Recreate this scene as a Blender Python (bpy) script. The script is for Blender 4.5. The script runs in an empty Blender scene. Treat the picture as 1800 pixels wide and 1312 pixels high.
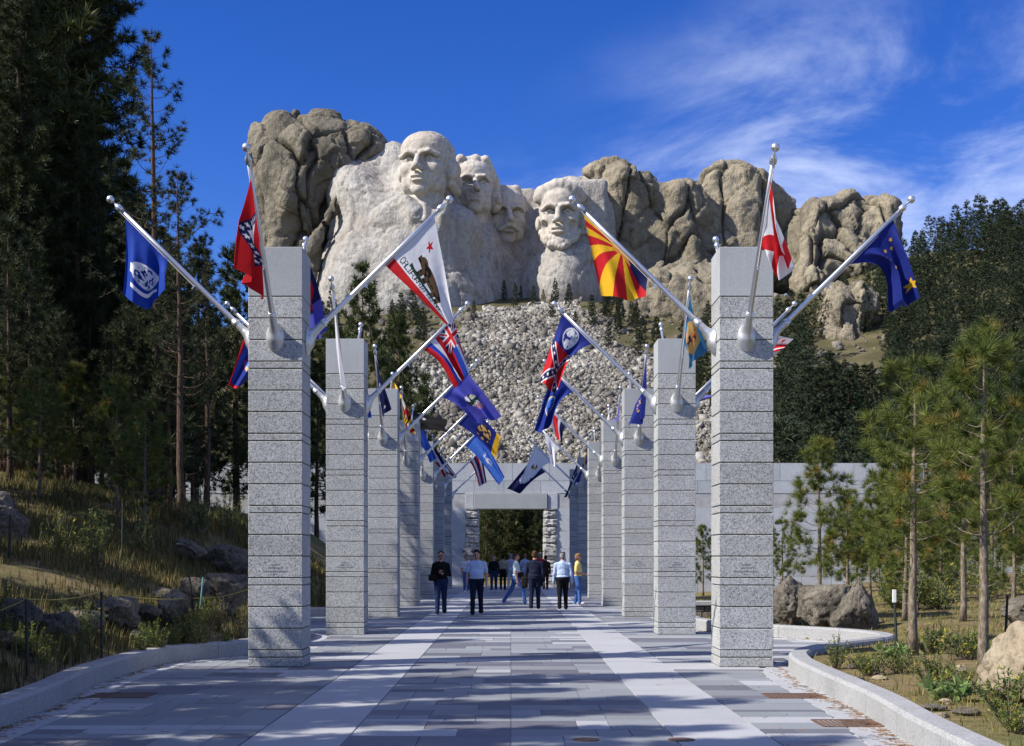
import bpy, bmesh, math, random
import numpy as np
from mathutils import Vector, Matrix

# ------------------------------------------------------------------ camera, sky, sun, exposure
SC = bpy.context.scene
COL = SC.collection
F_PX, VX, VY, CAM_H = 2350.0, 898.0, 980.0, 1.55      # photo focal length in pixels, vanishing point, eye height
W_PX, H_PX = 1800.0, 1312.0
cam_d = bpy.data.cameras.new('camera')
cam = bpy.data.objects.new('camera', cam_d)
COL.objects.link(cam)
cam.location = (0, 0, CAM_H)
cam.rotation_euler = (math.radians(90), 0, 0)
cam_d.sensor_width = 36.0
cam_d.lens = 36.0 * F_PX / W_PX
cam_d.shift_x = (W_PX / 2 - VX) / W_PX
cam_d.shift_y = (VY - H_PX / 2) / W_PX
cam_d.clip_start = 0.1
cam_d.clip_end = 5000
SC.camera = cam

SUN_TO = Vector((-1.0, -0.38, 0.93)).normalized()       # direction towards the sun
sun_el = math.asin(SUN_TO.z)
sun_az = math.atan2(SUN_TO.x, SUN_TO.y)                # clockwise from +Y
sd = bpy.data.lights.new('sun', 'SUN')
sd.energy = 5.0
sd.angle = math.radians(0.53)
sd.color = (1.0, 0.94, 0.85)
so = bpy.data.objects.new('sun', sd)
COL.objects.link(so)
so.rotation_euler = (-SUN_TO).to_track_quat('-Z', 'Y').to_euler()
so.location = (-30, -20, 40)

world = bpy.data.worlds.new('World')
SC.world = world
world.use_nodes = True
wn, wl = world.node_tree.nodes, world.node_tree.links
wn.clear()
def wnode(t, **kw):
    n = wn.new(t)
    for k, v in kw.items(): setattr(n, k, v)
    return n
sky = wnode('ShaderNodeTexSky', sky_type='NISHITA')
sky.sun_disc = False
sky.sun_elevation = sun_el
sky.sun_rotation = sun_az
sky.altitude = 1600
sky.air_density = 1.0
sky.dust_density = 0.25
sky.ozone_density = 4.0
bg = wnode('ShaderNodeBackground')
bg.inputs['Strength'].default_value = 0.112
wout = wnode('ShaderNodeOutputWorld')
# thin high cloud: noise on a flat layer overhead (direction / height)
tc = wnode('ShaderNodeTexCoord')
sep = wnode('ShaderNodeSeparateXYZ'); wl.new(tc.outputs['Generated'], sep.inputs[0])
def wmath(op, a, b=None, clamp=False):
    n = wnode('ShaderNodeMath', operation=op); n.use_clamp = clamp
    for i, v in enumerate((a, b)):
        if v is None: continue
        if isinstance(v, (int, float)): n.inputs[i].default_value = v
        else: wl.new(v, n.inputs[i])
    return n.outputs[0]
zz = wmath('ADD', wmath('MAXIMUM', sep.outputs['Z'], 0.0), 0.10)
cx_ = wmath('DIVIDE', sep.outputs['X'], zz)
cy_ = wmath('DIVIDE', sep.outputs['Y'], zz)
comb = wnode('ShaderNodeCombineXYZ'); wl.new(cx_, comb.inputs[0]); wl.new(cy_, comb.inputs[1])
def wnoise(scale, detail, rough, off, stretch=(1, 1, 1), dist=0.0):
    m = wnode('ShaderNodeMapping'); wl.new(comb.outputs[0], m.inputs[0])
    m.inputs['Location'].default_value = off; m.inputs['Scale'].default_value = stretch
    m.inputs['Rotation'].default_value = (0, 0, math.radians(18))
    n = wnode('ShaderNodeTexNoise'); wl.new(m.outputs[0], n.inputs['Vector'])
    n.inputs['Scale'].default_value = scale; n.inputs['Detail'].default_value = detail
    n.inputs['Roughness'].default_value = rough; n.inputs['Distortion'].default_value = dist
    return n.outputs['Fac']
CLOUD_BIG = (19.12, 2.8, 0)
big = wnoise(0.55, 2, 0.5, CLOUD_BIG)
fine = wnoise(2.6, 10, 0.62, (2.72, 19.2, 0), (1.0, 0.75, 1), 0.35)
def wramp(v, lo, hi):
    r = wnode('ShaderNodeMapRange'); r.interpolation_type = 'SMOOTHSTEP'; wl.new(v, r.inputs[0])
    r.inputs[1].default_value = lo; r.inputs[2].default_value = hi
    return r.outputs[0]
cl = wmath('MULTIPLY', wramp(big, 0.40, 0.66), wramp(fine, 0.34, 0.80))
cl = wmath('MULTIPLY', cl, 0.80, True)
mixc = wnode('ShaderNodeMix', data_type='RGBA')
wl.new(cl, mixc.inputs[0])
hsv = wnode('ShaderNodeHueSaturation'); hsv.inputs['Saturation'].default_value = 1.32; hsv.inputs['Hue'].default_value = 0.523
wl.new(sky.outputs[0], hsv.inputs['Color'])
wl.new(hsv.outputs[0], mixc.inputs[6])
mixc.inputs[7].default_value = (7.6, 8.2, 9.2, 1)
wl.new(mixc.outputs[2], bg.inputs['Color'])
wl.new(bg.outputs[0], wout.inputs[0])

SC.view_settings.view_transform = 'Standard'
SC.view_settings.look = 'None'
SC.view_settings.exposure = 0.56
SC.view_settings.gamma = 1.0
SC.view_settings.use_curve_mapping = False
SC.render.engine = 'CYCLES'
SC.cycles.max_bounces = 6
SC.cycles.diffuse_bounces = 3
SC.cycles.transparent_max_bounces = 8
SC.cycles.use_denoising = True

# ------------------------------------------------------------------ picture <-> place
def P(px, py, Y):
    """point at depth Y seen at photo pixel (px, py)"""
    return np.array([(px - VX) * Y / F_PX, Y, CAM_H - (py - VY) * Y / F_PX])
def G(px, py, h=0.0):
    """ground point (height h) at photo pixel"""
    Y = (CAM_H - h) * F_PX / (py - VY)
    return np.array([(px - VX) * Y / F_PX, Y, h])

# ------------------------------------------------------------------ mesh helpers
def new_mesh(name, v, f, mats=(), fmat=None, smooth=False):
    me = bpy.data.meshes.new(name)
    if isinstance(f, np.ndarray):
        v = np.asarray(v, np.float32); n = f.shape[1]
        me.vertices.add(len(v)); me.vertices.foreach_set('co', v.ravel())
        me.loops.add(f.size); me.loops.foreach_set('vertex_index', f.astype(np.int32).ravel())
        me.polygons.add(len(f))
        me.polygons.foreach_set('loop_start', np.arange(0, f.size, n, dtype=np.int32))
        try: me.polygons.foreach_set('loop_total', np.full(len(f), n, np.int32))
        except Exception: pass
        me.update(calc_edges=True)
    else:
        me.from_pydata([tuple(p) for p in v], [], f)
        me.update()
    for m in mats: me.materials.append(m)
    if fmat is not None:
        me.polygons.foreach_set('material_index', np.asarray(fmat, np.int32))
    if smooth:
        me.polygons.foreach_set('use_smooth', np.ones(len(me.polygons), bool))
    return me
def link(name, me, parent=None, loc=None, rotz=None):
    o = bpy.data.objects.new(name, me); COL.objects.link(o)
    if parent is not None: o.parent = parent
    if loc is not None: o.location = tuple(loc)
    if rotz is not None: o.rotation_euler = (0, 0, rotz)
    return o
def thing(name, label, cat, loc=(0, 0, 0), rotz=0.0, group=None, mesh=None):
    o = bpy.data.objects.new(name, mesh); COL.objects.link(o)
    o.location = tuple(loc); o.rotation_euler = (0, 0, rotz)
    o['label'] = label; o['category'] = cat
    if group: o['group'] = group
    return o
def structure(name, me, label=None, kind='structure'):
    o = link(name, me); o['kind'] = kind
    if label: o['label'] = label
    return o
class MB:
    """collects simple shapes into one mesh"""
    def __init__(s): s.v = []; s.f = []
    def add(s, v, f):
        b = len(s.v); s.v += [tuple(p) for p in v]; s.f += [tuple(i + b for i in q) for q in f]
    def box(s, lo, hi, bev=0.0):
        x0, y0, z0 = lo; x1, y1, z1 = hi
        if bev <= 0:
            s.add([(x0,y0,z0),(x1,y0,z0),(x1,y1,z0),(x0,y1,z0),(x0,y0,z1),(x1,y0,z1),(x1,y1,z1),(x0,y1,z1)],
                  [(0,3,2,1),(4,5,6,7),(0,1,5,4),(1,2,6,5),(2,3,7,6),(3,0,4,7)])
            return
        bm = bmesh.new(); bmesh.ops.create_cube(bm, size=1)
        for w in bm.verts: w.co = Vector(((x0+x1)/2 + w.co.x*(x1-x0), (y0+y1)/2 + w.co.y*(y1-y0), (z0+z1)/2 + w.co.z*(z1-z0)))
        bmesh.ops.bevel(bm, geom=list(bm.edges), offset=bev, segments=1, affect='EDGES')
        bm.verts.index_update()
        s.add([w.co[:] for w in bm.verts], [[w.index for w in q.verts] for q in bm.faces]); bm.free()
    def tube(s, pts, rads, n=8, cap=True):
        pts = [np.array(p, float) for p in pts]; k = len(pts); vs = []
        prev = None
        for i, p in enumerate(pts):
            t = pts[min(i+1, k-1)] - pts[max(i-1, 0)]; t = t / (np.linalg.norm(t) + 1e-9)
            if prev is None:
                a = np.array([1.0, 0, 0]) if abs(t[0]) < 0.8 else np.array([0, 1.0, 0])
                u = np.cross(t, a)
            else: u = prev - t * np.dot(prev, t)
            u = u / (np.linalg.norm(u) + 1e-9); prev = u; w = np.cross(t, u)
            for j in range(n):
                a = 2 * math.pi * j / n
                vs.append(p + rads[i] * (math.cos(a) * u + math.sin(a) * w))
        fs = [(i*n+j, i*n+(j+1) % n, (i+1)*n+(j+1) % n, (i+1)*n+j) for i in range(k-1) for j in range(n)]
        if cap: fs += [tuple(range(n-1, -1, -1)), tuple((k-1)*n + j for j in range(n))]
        s.add(vs, fs)
    def ball(s, c, r, nu=10, nv=6, sc=(1, 1, 1)):
        vs = []; fs = []
        for i in range(nv + 1):
            t = math.pi * i / nv
            for j in range(nu):
                a = 2 * math.pi * j / nu
                vs.append((c[0] + r*sc[0]*math.sin(t)*math.cos(a), c[1] + r*sc[1]*math.sin(t)*math.sin(a), c[2] + r*sc[2]*math.cos(t)))
        for i in range(nv):
            for j in range(nu):
                fs.append((i*nu+j, (i+1)*nu+j, (i+1)*nu+(j+1) % nu, i*nu+(j+1) % nu))
        s.add(vs, fs)
    def mesh(s, name, mats, smooth=False): return new_mesh(name, s.v, s.f, mats, None, smooth)
def build(mb, name, mat, parent=None, smooth=False, loc=None):
    return link(name, mb.mesh(name, [mat], smooth), parent, loc)

# ------------------------------------------------------------------ numpy noise
def _h(ix, iy, iz, seed=0):
    n = (ix.astype(np.int64) * 374761393 + iy.astype(np.int64) * 668265263 + iz.astype(np.int64) * 2147483647 + seed * 1274126177) & 0xffffffff
    n = ((n ^ (n >> 13)) * 1274126177) & 0xffffffff
    n = ((n ^ (n >> 16)) * 2246822519) & 0xffffffff
    return ((n ^ (n >> 15)) & 0xffffff).astype(np.float32) / 16777215.0
def vnoise(p, seed=0):
    i = np.floor(p).astype(np.int64); f = (p - i).astype(np.float32); f = f * f * (3 - 2 * f)
    r = 0
    for dx in (0, 1):
        wx = f[:, 0] if dx else 1 - f[:, 0]
        for dy in (0, 1):
            wy = f[:, 1] if dy else 1 - f[:, 1]
            for dz in (0, 1):
                wz = f[:, 2] if dz else 1 - f[:, 2]
                r = r + wx * wy * wz * _h(i[:, 0]+dx, i[:, 1]+dy, i[:, 2]+dz, seed)
    return r * 2 - 1
def fbm(p, oct=4, seed=0, gain=0.5):
    a, s, r = 1.0, 1.0, 0
    for k in range(oct):
        r = r + a * vnoise(p * s + 17.3 * k, seed + k); a *= gain; s *= 2.03
    return r
def worley(p, seed=0):
    i = np.floor(p).astype(np.int64); f = p - i
    d1 = np.full(len(p), 9.0); d2 = np.full(len(p), 9.0)
    for dx in (-1, 0, 1):
        for dy in (-1, 0, 1):
            for dz in (-1, 0, 1):
                c = [i[:, 0]+dx, i[:, 1]+dy, i[:, 2]+dz]
                q = (dx + _h(*c, seed) - f[:, 0])**2 + (dy + _h(*c, seed+1) - f[:, 1])**2 + (dz + _h(*c, seed+2) - f[:, 2])**2
                d2 = np.minimum(d2, np.maximum(d1, q)); d1 = np.minimum(d1, q)
    return np.sqrt(d1), np.sqrt(d2)
def smooth01(x, a, b):
    t = np.clip((x - a) / (b - a), 0, 1); return t * t * (3 - 2 * t)

# ------------------------------------------------------------------ implicit solids -> mesh (surface nets)
def rot(yaw=0, pitch=0, roll=0):
    return np.array((Matrix.Rotation(math.radians(yaw), 3, 'Z') @ Matrix.Rotation(math.radians(pitch), 3, 'X') @ Matrix.Rotation(math.radians(roll), 3, 'Y')))
class Vol:
    def __init__(s, lo, hi, h):
        s.lo = np.array(lo, float); s.h = h
        s.n = np.ceil((np.array(hi, float) - s.lo) / h).astype(int) + 1
        s.F = np.full(s.n, 50.0, np.float32); s.M = np.zeros(s.n, np.int8); s.B = np.full(s.n, 50.0, np.float32)
    def _sl(s, lo, hi):
        a = np.maximum(np.floor((lo - s.lo) / s.h).astype(int), 0)
        b = np.minimum(np.ceil((hi - s.lo) / s.h).astype(int) + 1, s.n)
        if np.any(b <= a): return None, None
        g = np.meshgrid(*[s.lo[k] + s.h * np.arange(a[k], b[k]) for k in range(3)], indexing='ij')
        return tuple(slice(a[k], b[k]) for k in range(3)), g
    def put(s, fn, lo, hi, k, op, mat):
        pad = k + 3 * s.h
        sl, g = s._sl(np.array(lo) - pad, np.array(hi) + pad)
        if sl is None: return
        d = fn(g).astype(np.float32); F = s.F[sl]
        if op == 'sub':
            if k > 0:
                hh = np.clip(0.5 - 0.5 * (F + d) / k, 0, 1); s.F[sl] = F * (1 - hh) - d * hh + k * hh * (1 - hh)
            else: s.F[sl] = np.maximum(F, -d)
            return
        B = s.B[sl]; m = d < B
        s.M[sl] = np.where(m, mat, s.M[sl]); s.B[sl] = np.minimum(B, d)
        if k > 0:
            hh = np.clip(0.5 + 0.5 * (F - d) / k, 0, 1); s.F[sl] = F * (1 - hh) + d * hh - k * hh * (1 - hh)
        else: s.F[sl] = np.minimum(F, d)
    def ell(s, c, r, R=None, k=0.0, op='add', mat=0):
        c = np.array(c, float); r = np.array(r, float); R = np.eye(3) if R is None else R
        ext = np.sqrt(((R * r[None, :])**2).sum(1))
        def fn(g):
            x, y, z = g[0]-c[0], g[1]-c[1], g[2]-c[2]
            q = [(R[0, i]*x + R[1, i]*y + R[2, i]*z) for i in range(3)]
            k0 = np.sqrt(sum((q[i]/r[i])**2 for i in range(3))); k1 = np.sqrt(sum((q[i]/r[i]**2)**2 for i in range(3))) + 1e-9
            return k0 * (k0 - 1) / k1
        s.put(fn, c - ext, c + ext, k, op, mat)
    def cap(s, a, b, ra, rb=None, k=0.0, op='add', mat=0):
        a = np.array(a, float); b = np.array(b, float); rb = ra if rb is None else rb
        ab = b - a; L = ab.dot(ab) + 1e-12; m = max(ra, rb)
        def fn(g):
            x, y, z = g[0]-a[0], g[1]-a[1], g[2]-a[2]
            t = np.clip((x*ab[0] + y*ab[1] + z*ab[2]) / L, 0, 1)
            return np.sqrt((x-t*ab[0])**2 + (y-t*ab[1])**2 + (z-t*ab[2])**2) - (ra + (rb - ra) * t)
        s.put(fn, np.minimum(a, b) - m, np.maximum(a, b) + m, k, op, mat)
    def box(s, c, r, R=None, rd=0.0, k=0.0, op='add', mat=0):
        c = np.array(c, float); r = np.array(r, float); R = np.eye(3) if R is None else R
        ext = (np.abs(R) * r[None, :]).sum(1)
        def fn(g):
            x, y, z = g[0]-c[0], g[1]-c[1], g[2]-c[2]
            q = [np.abs(R[0, i]*x + R[1, i]*y + R[2, i]*z) - r[i] + rd for i in range(3)]
            o = np.sqrt(sum(np.maximum(w, 0)**2 for w in q)); return o + np.minimum(np.maximum(q[0], np.maximum(q[1], q[2])), 0) - rd
        s.put(fn, c - ext, c + ext, k, op, mat)
    def mesh(s):
        F = s.F; ins = F < 0; n = s.n
        c = np.zeros(n - 1, np.int8)
        for dx in (0, 1):
            for dy in (0, 1):
                for dz in (0, 1): c += ins[dx:n[0]-1+dx, dy:n[1]-1+dy, dz:n[2]-1+dz]
        act = (c > 0) & (c < 8)
        idx = np.argwhere(act); vid = np.full(n - 1, -1, np.int64); vid[act] = np.arange(len(idx))
        pos = np.zeros((len(idx), 3)); cnt = np.zeros(len(idx))
        cor = [(0,0,0),(1,0,0),(0,1,0),(1,1,0),(0,0,1),(1,0,1),(0,1,1),(1,1,1)]
        V = [F[idx[:, 0]+a, idx[:, 1]+b, idx[:, 2]+d] for a, b, d in cor]
        for i, j in ((0,1),(2,3),(4,5),(6,7),(0,2),(1,3),(4,6),(5,7),(0,4),(1,5),(2,6),(3,7)):
            m = (V[i] < 0) != (V[j] < 0); t = np.where(m, V[i] / np.where(m, V[i] - V[j], 1), 0)
            pa, pb = np.array(cor[i], float), np.array(cor[j], float)
            pos += np.where(m[:, None], pa + t[:, None] * (pb - pa), 0); cnt += m
        pos = (idx + pos / cnt[:, None]) * s.h + s.lo
        faces = []
        for ax in range(3):
            o1, o2 = [(1, 2), (2, 0), (0, 1)][ax]
            a = [slice(1, n[k]-1) for k in range(3)]; a[ax] = slice(0, n[ax]-1); b = list(a); b[ax] = slice(1, n[ax])
            A, Bn = ins[tuple(a)], ins[tuple(b)]
            e = np.argwhere(A != Bn)
            if len(e) == 0: continue
            flip = A[e[:, 0], e[:, 1], e[:, 2]]
            off = np.ones(3, int); off[ax] = 0; e = e + off
            d1 = np.zeros(3, int); d1[o1] = 1; d2 = np.zeros(3, int); d2[o2] = 1
            q = np.stack([vid[tuple((e - d1 - d2).T)], vid[tuple((e - d2).T)], vid[tuple(e.T)], vid[tuple((e - d1).T)]], 1)
            q[~flip] = q[~flip][:, ::-1]; faces.append(q)
        f = np.concatenate(faces); f = f[(f >= 0).all(1)]
        mat = s.M[idx[:, 0], idx[:, 1], idx[:, 2]]
        return pos, f, mat
def normals(v, f):
    n = np.cross(v[f[:, 2]] - v[f[:, 0]], v[f[:, 3 % f.shape[1]]] - v[f[:, 1]]) if f.shape[1] == 4 else np.cross(v[f[:, 1]] - v[f[:, 0]], v[f[:, 2]] - v[f[:, 0]])
    N = np.zeros_like(v)
    for k in range(f.shape[1]):
        for a in range(3): N[:, a] += np.bincount(f[:, k], n[:, a], len(v))
    return N / (np.linalg.norm(N, axis=1, keepdims=True) + 1e-9)
def set_attr(me, name, vals, domain='POINT'):
    a = me.attributes.new(name, 'FLOAT', domain); a.data.foreach_set('value', np.asarray(vals, np.float32))
# ------------------------------------------------------------------ materials
class NT:
    def __init__(s, name, rough=0.8, spec=0.3, metal=0.0):
        s.m = bpy.data.materials.new(name); s.m.use_nodes = True
        s.n, s.l = s.m.node_tree.nodes, s.m.node_tree.links
        s.b = s.n['Principled BSDF']; s.b.inputs['Roughness'].default_value = rough
        s.b.inputs['Specular IOR Level'].default_value = spec; s.b.inputs['Metallic'].default_value = metal
    def node(s, t, **kw):
        n = s.n.new(t)
        for k, v in kw.items(): setattr(n, k, v)
        return n
    def put(s, sock, v):
        if isinstance(v, (int, float, tuple, list)):
            sock.default_value = v if not (isinstance(v, (tuple, list)) and len(v) == 3 and sock.type == 'RGBA') else (*v, 1)
        else: s.l.new(v, sock)
    def coord(s, kind='Object', scale=(1, 1, 1), loc=(0, 0, 0)):
        t = s.node('ShaderNodeTexCoord'); m = s.node('ShaderNodeMapping'); s.l.new(t.outputs[kind], m.inputs[0])
        m.inputs['Scale'].default_value = scale; m.inputs['Location'].default_value = loc
        return m.outputs[0]
    def geo(s, scale=(1, 1, 1)):
        t = s.node('ShaderNodeNewGeometry'); m = s.node('ShaderNodeMapping'); s.l.new(t.outputs['Position'], m.inputs[0])
        m.inputs['Scale'].default_value = scale
        return m.outputs[0]
    def noise(s, vec, scale=5, detail=4, rough=0.55, dist=0.0):
        n = s.node('ShaderNodeTexNoise'); s.l.new(vec, n.inputs['Vector'])
        n.inputs['Scale'].default_value = scale; n.inputs['Detail'].default_value = detail
        n.inputs['Roughness'].default_value = rough; n.inputs['Distortion'].default_value = dist
        return n.outputs['Fac']
    def voro(s, vec, scale=5, feature='F1', out='Distance'):
        n = s.node('ShaderNodeTexVoronoi', feature=feature); s.l.new(vec, n.inputs['Vector']); n.inputs['Scale'].default_value = scale
        return n.outputs[out]
    def ramp(s, fac, stops, interp='LINEAR'):
        r = s.node('ShaderNodeValToRGB'); r.color_ramp.interpolation = interp; e = r.color_ramp.elements
        while len(e) < len(stops): e.new(0.5)
        for i, (p, c) in enumerate(stops): e[i].position = p; e[i].color = (*c, 1)
        s.l.new(fac, r.inputs[0]); return r.outputs[0]
    def mix(s, fac, a, b, mode='MIX'):
        n = s.node('ShaderNodeMix', data_type='RGBA', blend_type=mode)
        s.put(n.inputs[0], fac); s.put(n.inputs[6], a); s.put(n.inputs[7], b); return n.outputs[2]
    def math(s, op, a, b=0.0, clamp=False):
        n = s.node('ShaderNodeMath', operation=op); n.use_clamp = clamp
        s.put(n.inputs[0], a); s.put(n.inputs[1], b); return n.outputs[0]
    def rng(s, v, a, b, c=0.0, d=1.0):
        n = s.node('ShaderNodeMapRange'); s.l.new(v, n.inputs[0])
        for i, q in enumerate((a, b, c, d)): n.inputs[i+1].default_value = q
        return n.outputs[0]
    def attr(s, name, out='Fac'):
        n = s.node('ShaderNodeAttribute', attribute_name=name); return n.outputs[out]
    def rand(s):
        return s.node('ShaderNodeObjectInfo').outputs['Random']
    def color(s, c): s.put(s.b.inputs['Base Color'], c); return s
    def bump(s, h, strength=0.5, dist=0.02):
        n = s.node('ShaderNodeBump'); n.inputs['Strength'].default_value = strength; n.inputs['Distance'].default_value = dist
        s.l.new(h, n.inputs['Height']); s.l.new(n.outputs[0], s.b.inputs['Normal']); return s
MAT = {}
def simple(name, col, rough=0.8, spec=0.3, metal=0.0, var=0.12, scale=8):
    t = NT(name, rough, spec, metal); v = t.coord('Object'); n = t.noise(v, scale, 4)
    t.color(t.ramp(n, [(0.25, tuple(c*(1-var) for c in col)), (0.75, tuple(min(1, c*(1+var)) for c in col))])); MAT[name] = t.m
    return t.m
def speckled(name, base, light, dark, sc=90, rough=0.75, streak=False, varamt=0.16, blot=0.55):
    t = NT(name, rough, 0.35); v = t.geo()
    n1 = t.noise(v, sc, 2, 0.6); n2 = t.noise(v, sc*2.3, 1, 0.5)
    c = t.ramp(n1, [(0.36, dark), (0.47, base), (0.55, base), (0.66, light)])
    c = t.mix(t.rng(n2, 0.60, 0.70, 0, 0.55), c, tuple(x*0.55 for x in dark))
    big = t.noise(v, 1.3, 5, 0.6)
    c = t.mix(1.0, c, t.ramp(big, [(0.3, (1-blot*0.3,)*3), (0.7, (1.0, 1.0, 1.0))]), 'MULTIPLY')
    r = t.rand(); c = t.mix(1.0, c, t.ramp(r, [(0.0, (1-varamt,)*3), (1.0, (1.0, 1.0, 1.0))]), 'MULTIPLY')
    if streak:
        w = t.noise(t.geo((14, 14, 0.5)), 3.0, 4, 0.6)
        c = t.mix(t.rng(w, 0.45, 0.75, 0, 0.5), c, tuple(x*0.72 for x in base))
    t.color(c); t.bump(n1, 0.25, 0.004); MAT[name] = t.m
    return t.m
speckled('granite_course', (0.44, 0.45, 0.445), (0.64, 0.65, 0.635), (0.18, 0.19, 0.195), 58, 0.8)
speckled('granite_cap', (0.43, 0.455, 0.46), (0.50, 0.52, 0.52), (0.36, 0.38, 0.39), 60, 0.7, True)
speckled('granite_wall', (0.52, 0.55, 0.58), (0.58, 0.61, 0.64), (0.45, 0.48, 0.51), 12, 0.8, True)
speckled('granite_rough', (0.44, 0.43, 0.41), (0.56, 0.55, 0.52), (0.24, 0.23, 0.22), 5, 0.9)
speckled('slab_light', (0.43, 0.44, 0.455), (0.50, 0.51, 0.525), (0.34, 0.35, 0.365), 70, 0.65, False, 0.10, 0.35)
speckled('slab_mid', (0.28, 0.30, 0.32), (0.35, 0.37, 0.385), (0.21, 0.225, 0.24), 70, 0.62, False, 0.22, 0.4)
speckled('slab_dark', (0.165, 0.17, 0.20), (0.22, 0.225, 0.255), (0.115, 0.12, 0.14), 70, 0.6, False, 0.25, 0.4)
speckled('kerb_stone', (0.37, 0.375, 0.375), (0.45, 0.455, 0.455), (0.28, 0.285, 0.285), 45, 0.75, False, 0.08, 0.6)
simple('grout', (0.40, 0.40, 0.40), 0.95, 0.1, 0, 0.2, 3)
simple('joint', (0.13, 0.115, 0.085), 0.95, 0.1, 0, 0.2, 6)
simple('iron', (0.15, 0.095, 0.070), 0.75, 0.3, 0.2, 0.4, 20)
simple('aluminium', (0.66, 0.68, 0.71), 0.36, 0.5, 0.85, 0.06, 6)
simple('bracket_metal', (0.56, 0.58, 0.60), 0.45, 0.5, 0.75, 0.08, 6)
simple('brass', (0.75, 0.55, 0.12), 0.35, 0.5, 0.9, 0.1, 6)
simple('bolt', (0.30, 0.28, 0.26), 0.5, 0.5, 0.8, 0.2, 20)
simple('stake', (0.035, 0.045, 0.035), 0.7, 0.3, 0.3, 0.3, 20)
simple('rope', (0.42, 0.34, 0.10), 0.9, 0.1, 0, 0.2, 40)
simple('white_paint', (0.75, 0.75, 0.73), 0.6, 0.3, 0, 0.05, 20)
simple('teal_paint', (0.12, 0.30, 0.28), 0.6, 0.3, 0, 0.1, 20)
simple('engraving', (0.085, 0.085, 0.09), 0.9, 0.1, 0, 0.2, 60)
def rock(name, stops, sc=0.08, crack=0.10, bscale=0.25, bstr=0.9, bdist=0.8, lichen=None, vert=0.45, streak=0.5):
    t = NT(name, 0.92, 0.15); v = t.geo((1, 1, vert)); w = t.geo()
    n = t.noise(v, sc, 8, 0.62, 0.4); c = t.ramp(n, stops)
    n2 = t.noise(w, sc*9, 6, 0.65)
    c = t.mix(1.0, c, t.ramp(n2, [(0.28, (0.62,)*3), (0.52, (0.95,)*3), (0.75, (1.12, 1.10, 1.06))]), 'MULTIPLY')
    if streak:
        s_ = t.noise(t.geo((1, 1, 0.12)), sc*7, 5, 0.6)
        c = t.mix(t.rng(s_, 0.52, 0.72, 0, streak), c, tuple(q*0.55 for q in stops[1][1]))
    if lichen:
        l = t.noise(w, sc*4, 6, 0.7); c = t.mix(t.rng(l, 0.56, 0.66, 0, 0.7), c, lichen)
    cr = t.attr('crack'); c = t.mix(t.rng(cr, 0.0, 1.0, 0.0, 0.75), c, tuple(q*0.30 for q in stops[0][1]))
    t.color(c)
    h = t.math('ADD', t.noise(w, bscale, 9, 0.66), t.math('MULTIPLY', t.noise(t.geo((1, 1, 0.35)), bscale*3.1, 5, 0.6), 0.5))
    t.bump(h, bstr, bdist); MAT[name] = t.m
    return t.m
rock('rock_weathered', [(0.30, (0.11, 0.097, 0.075)), (0.50, (0.19, 0.170, 0.13)), (0.72, (0.31, 0.27, 0.20))], 0.06, bscale=0.5, bdist=1.3, lichen=(0.15, 0.15, 0.095))
rock('rock_tawny', [(0.30, (0.16, 0.138, 0.10)), (0.50, (0.28, 0.245, 0.18)), (0.72, (0.43, 0.365, 0.26))], 0.06, bscale=0.5, bdist=1.3, lichen=(0.19, 0.19, 0.12))
rock('rock_carved', [(0.30, (0.30, 0.265, 0.22)), (0.48, (0.405, 0.38, 0.34)), (0.70, (0.48, 0.46, 0.425))], 0.09, bscale=0.55, bstr=0.8, bdist=0.9, streak=0.85, lichen=(0.33, 0.32, 0.305))
rock('rock_head', [(0.30, (0.43, 0.38, 0.315)), (0.50, (0.50, 0.455, 0.395)), (0.72, (0.55, 0.515, 0.46))], 0.10, bscale=0.8, bstr=0.15, bdist=0.3, streak=0.35)
rock('rock_boulder', [(0.30, (0.085, 0.075, 0.062)), (0.50, (0.20, 0.178, 0.145)), (0.72, (0.35, 0.315, 0.26))], 2.2, bscale=6, bdist=0.14, bstr=1.0, lichen=(0.22, 0.215, 0.14), vert=1, streak=0.4)
rock('rock_sand', [(0.30, (0.28, 0.225, 0.155)), (0.50, (0.38, 0.315, 0.225)), (0.72, (0.46, 0.395, 0.295))], 0.9, bscale=4, bdist=0.09, vert=2.5, streak=0.2)
# broken stone of the slide
t = NT('talus_stone', 0.95, 0.1); a = t.attr('tone')
t.color(t.ramp(a, [(0.0, (0.08, 0.073, 0.062)), (0.4, (0.19, 0.175, 0.15)), (0.8, (0.30, 0.285, 0.25)), (1.0, (0.44, 0.42, 0.38))])); MAT['talus_stone'] = t.m
# ground
t = NT('soil', 0.95, 0.1); v = t.geo(); n = t.noise(v, 0.35, 6, 0.6); n2 = t.noise(v, 6, 5, 0.7); n3 = t.noise(v, 45, 3, 0.6)
c = t.ramp(n, [(0.30, (0.13, 0.105, 0.05)), (0.48, (0.25, 0.19, 0.10)), (0.62, (0.15, 0.15, 0.055)), (0.75, (0.30, 0.22, 0.125))])
c = t.mix(1.0, c, t.ramp(n2, [(0.3, (0.6,)*3), (0.7, (1.15,)*3)]), 'MULTIPLY'); c = t.mix(1.0, c, t.ramp(n3, [(0.3, (0.7,)*3), (0.7, (1.1,)*3)]), 'MULTIPLY')
sp = t.node('ShaderNodeSeparateXYZ'); t.l.new(v, sp.inputs[0])
lit = t.ramp(t.noise(v, 0.12, 5, 0.6), [(0.3, (0.055, 0.055, 0.026)), (0.55, (0.10, 0.088, 0.045)), (0.8, (0.17, 0.145, 0.095))])   # needle litter and scrub on the hillside
c = t.mix(t.rng(sp.outputs['Y'], 90, 130), c, lit)
t.color(c); t.bump(t.math('ADD', n2, n3), 0.6, 0.05); MAT['soil'] = t.m
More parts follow.
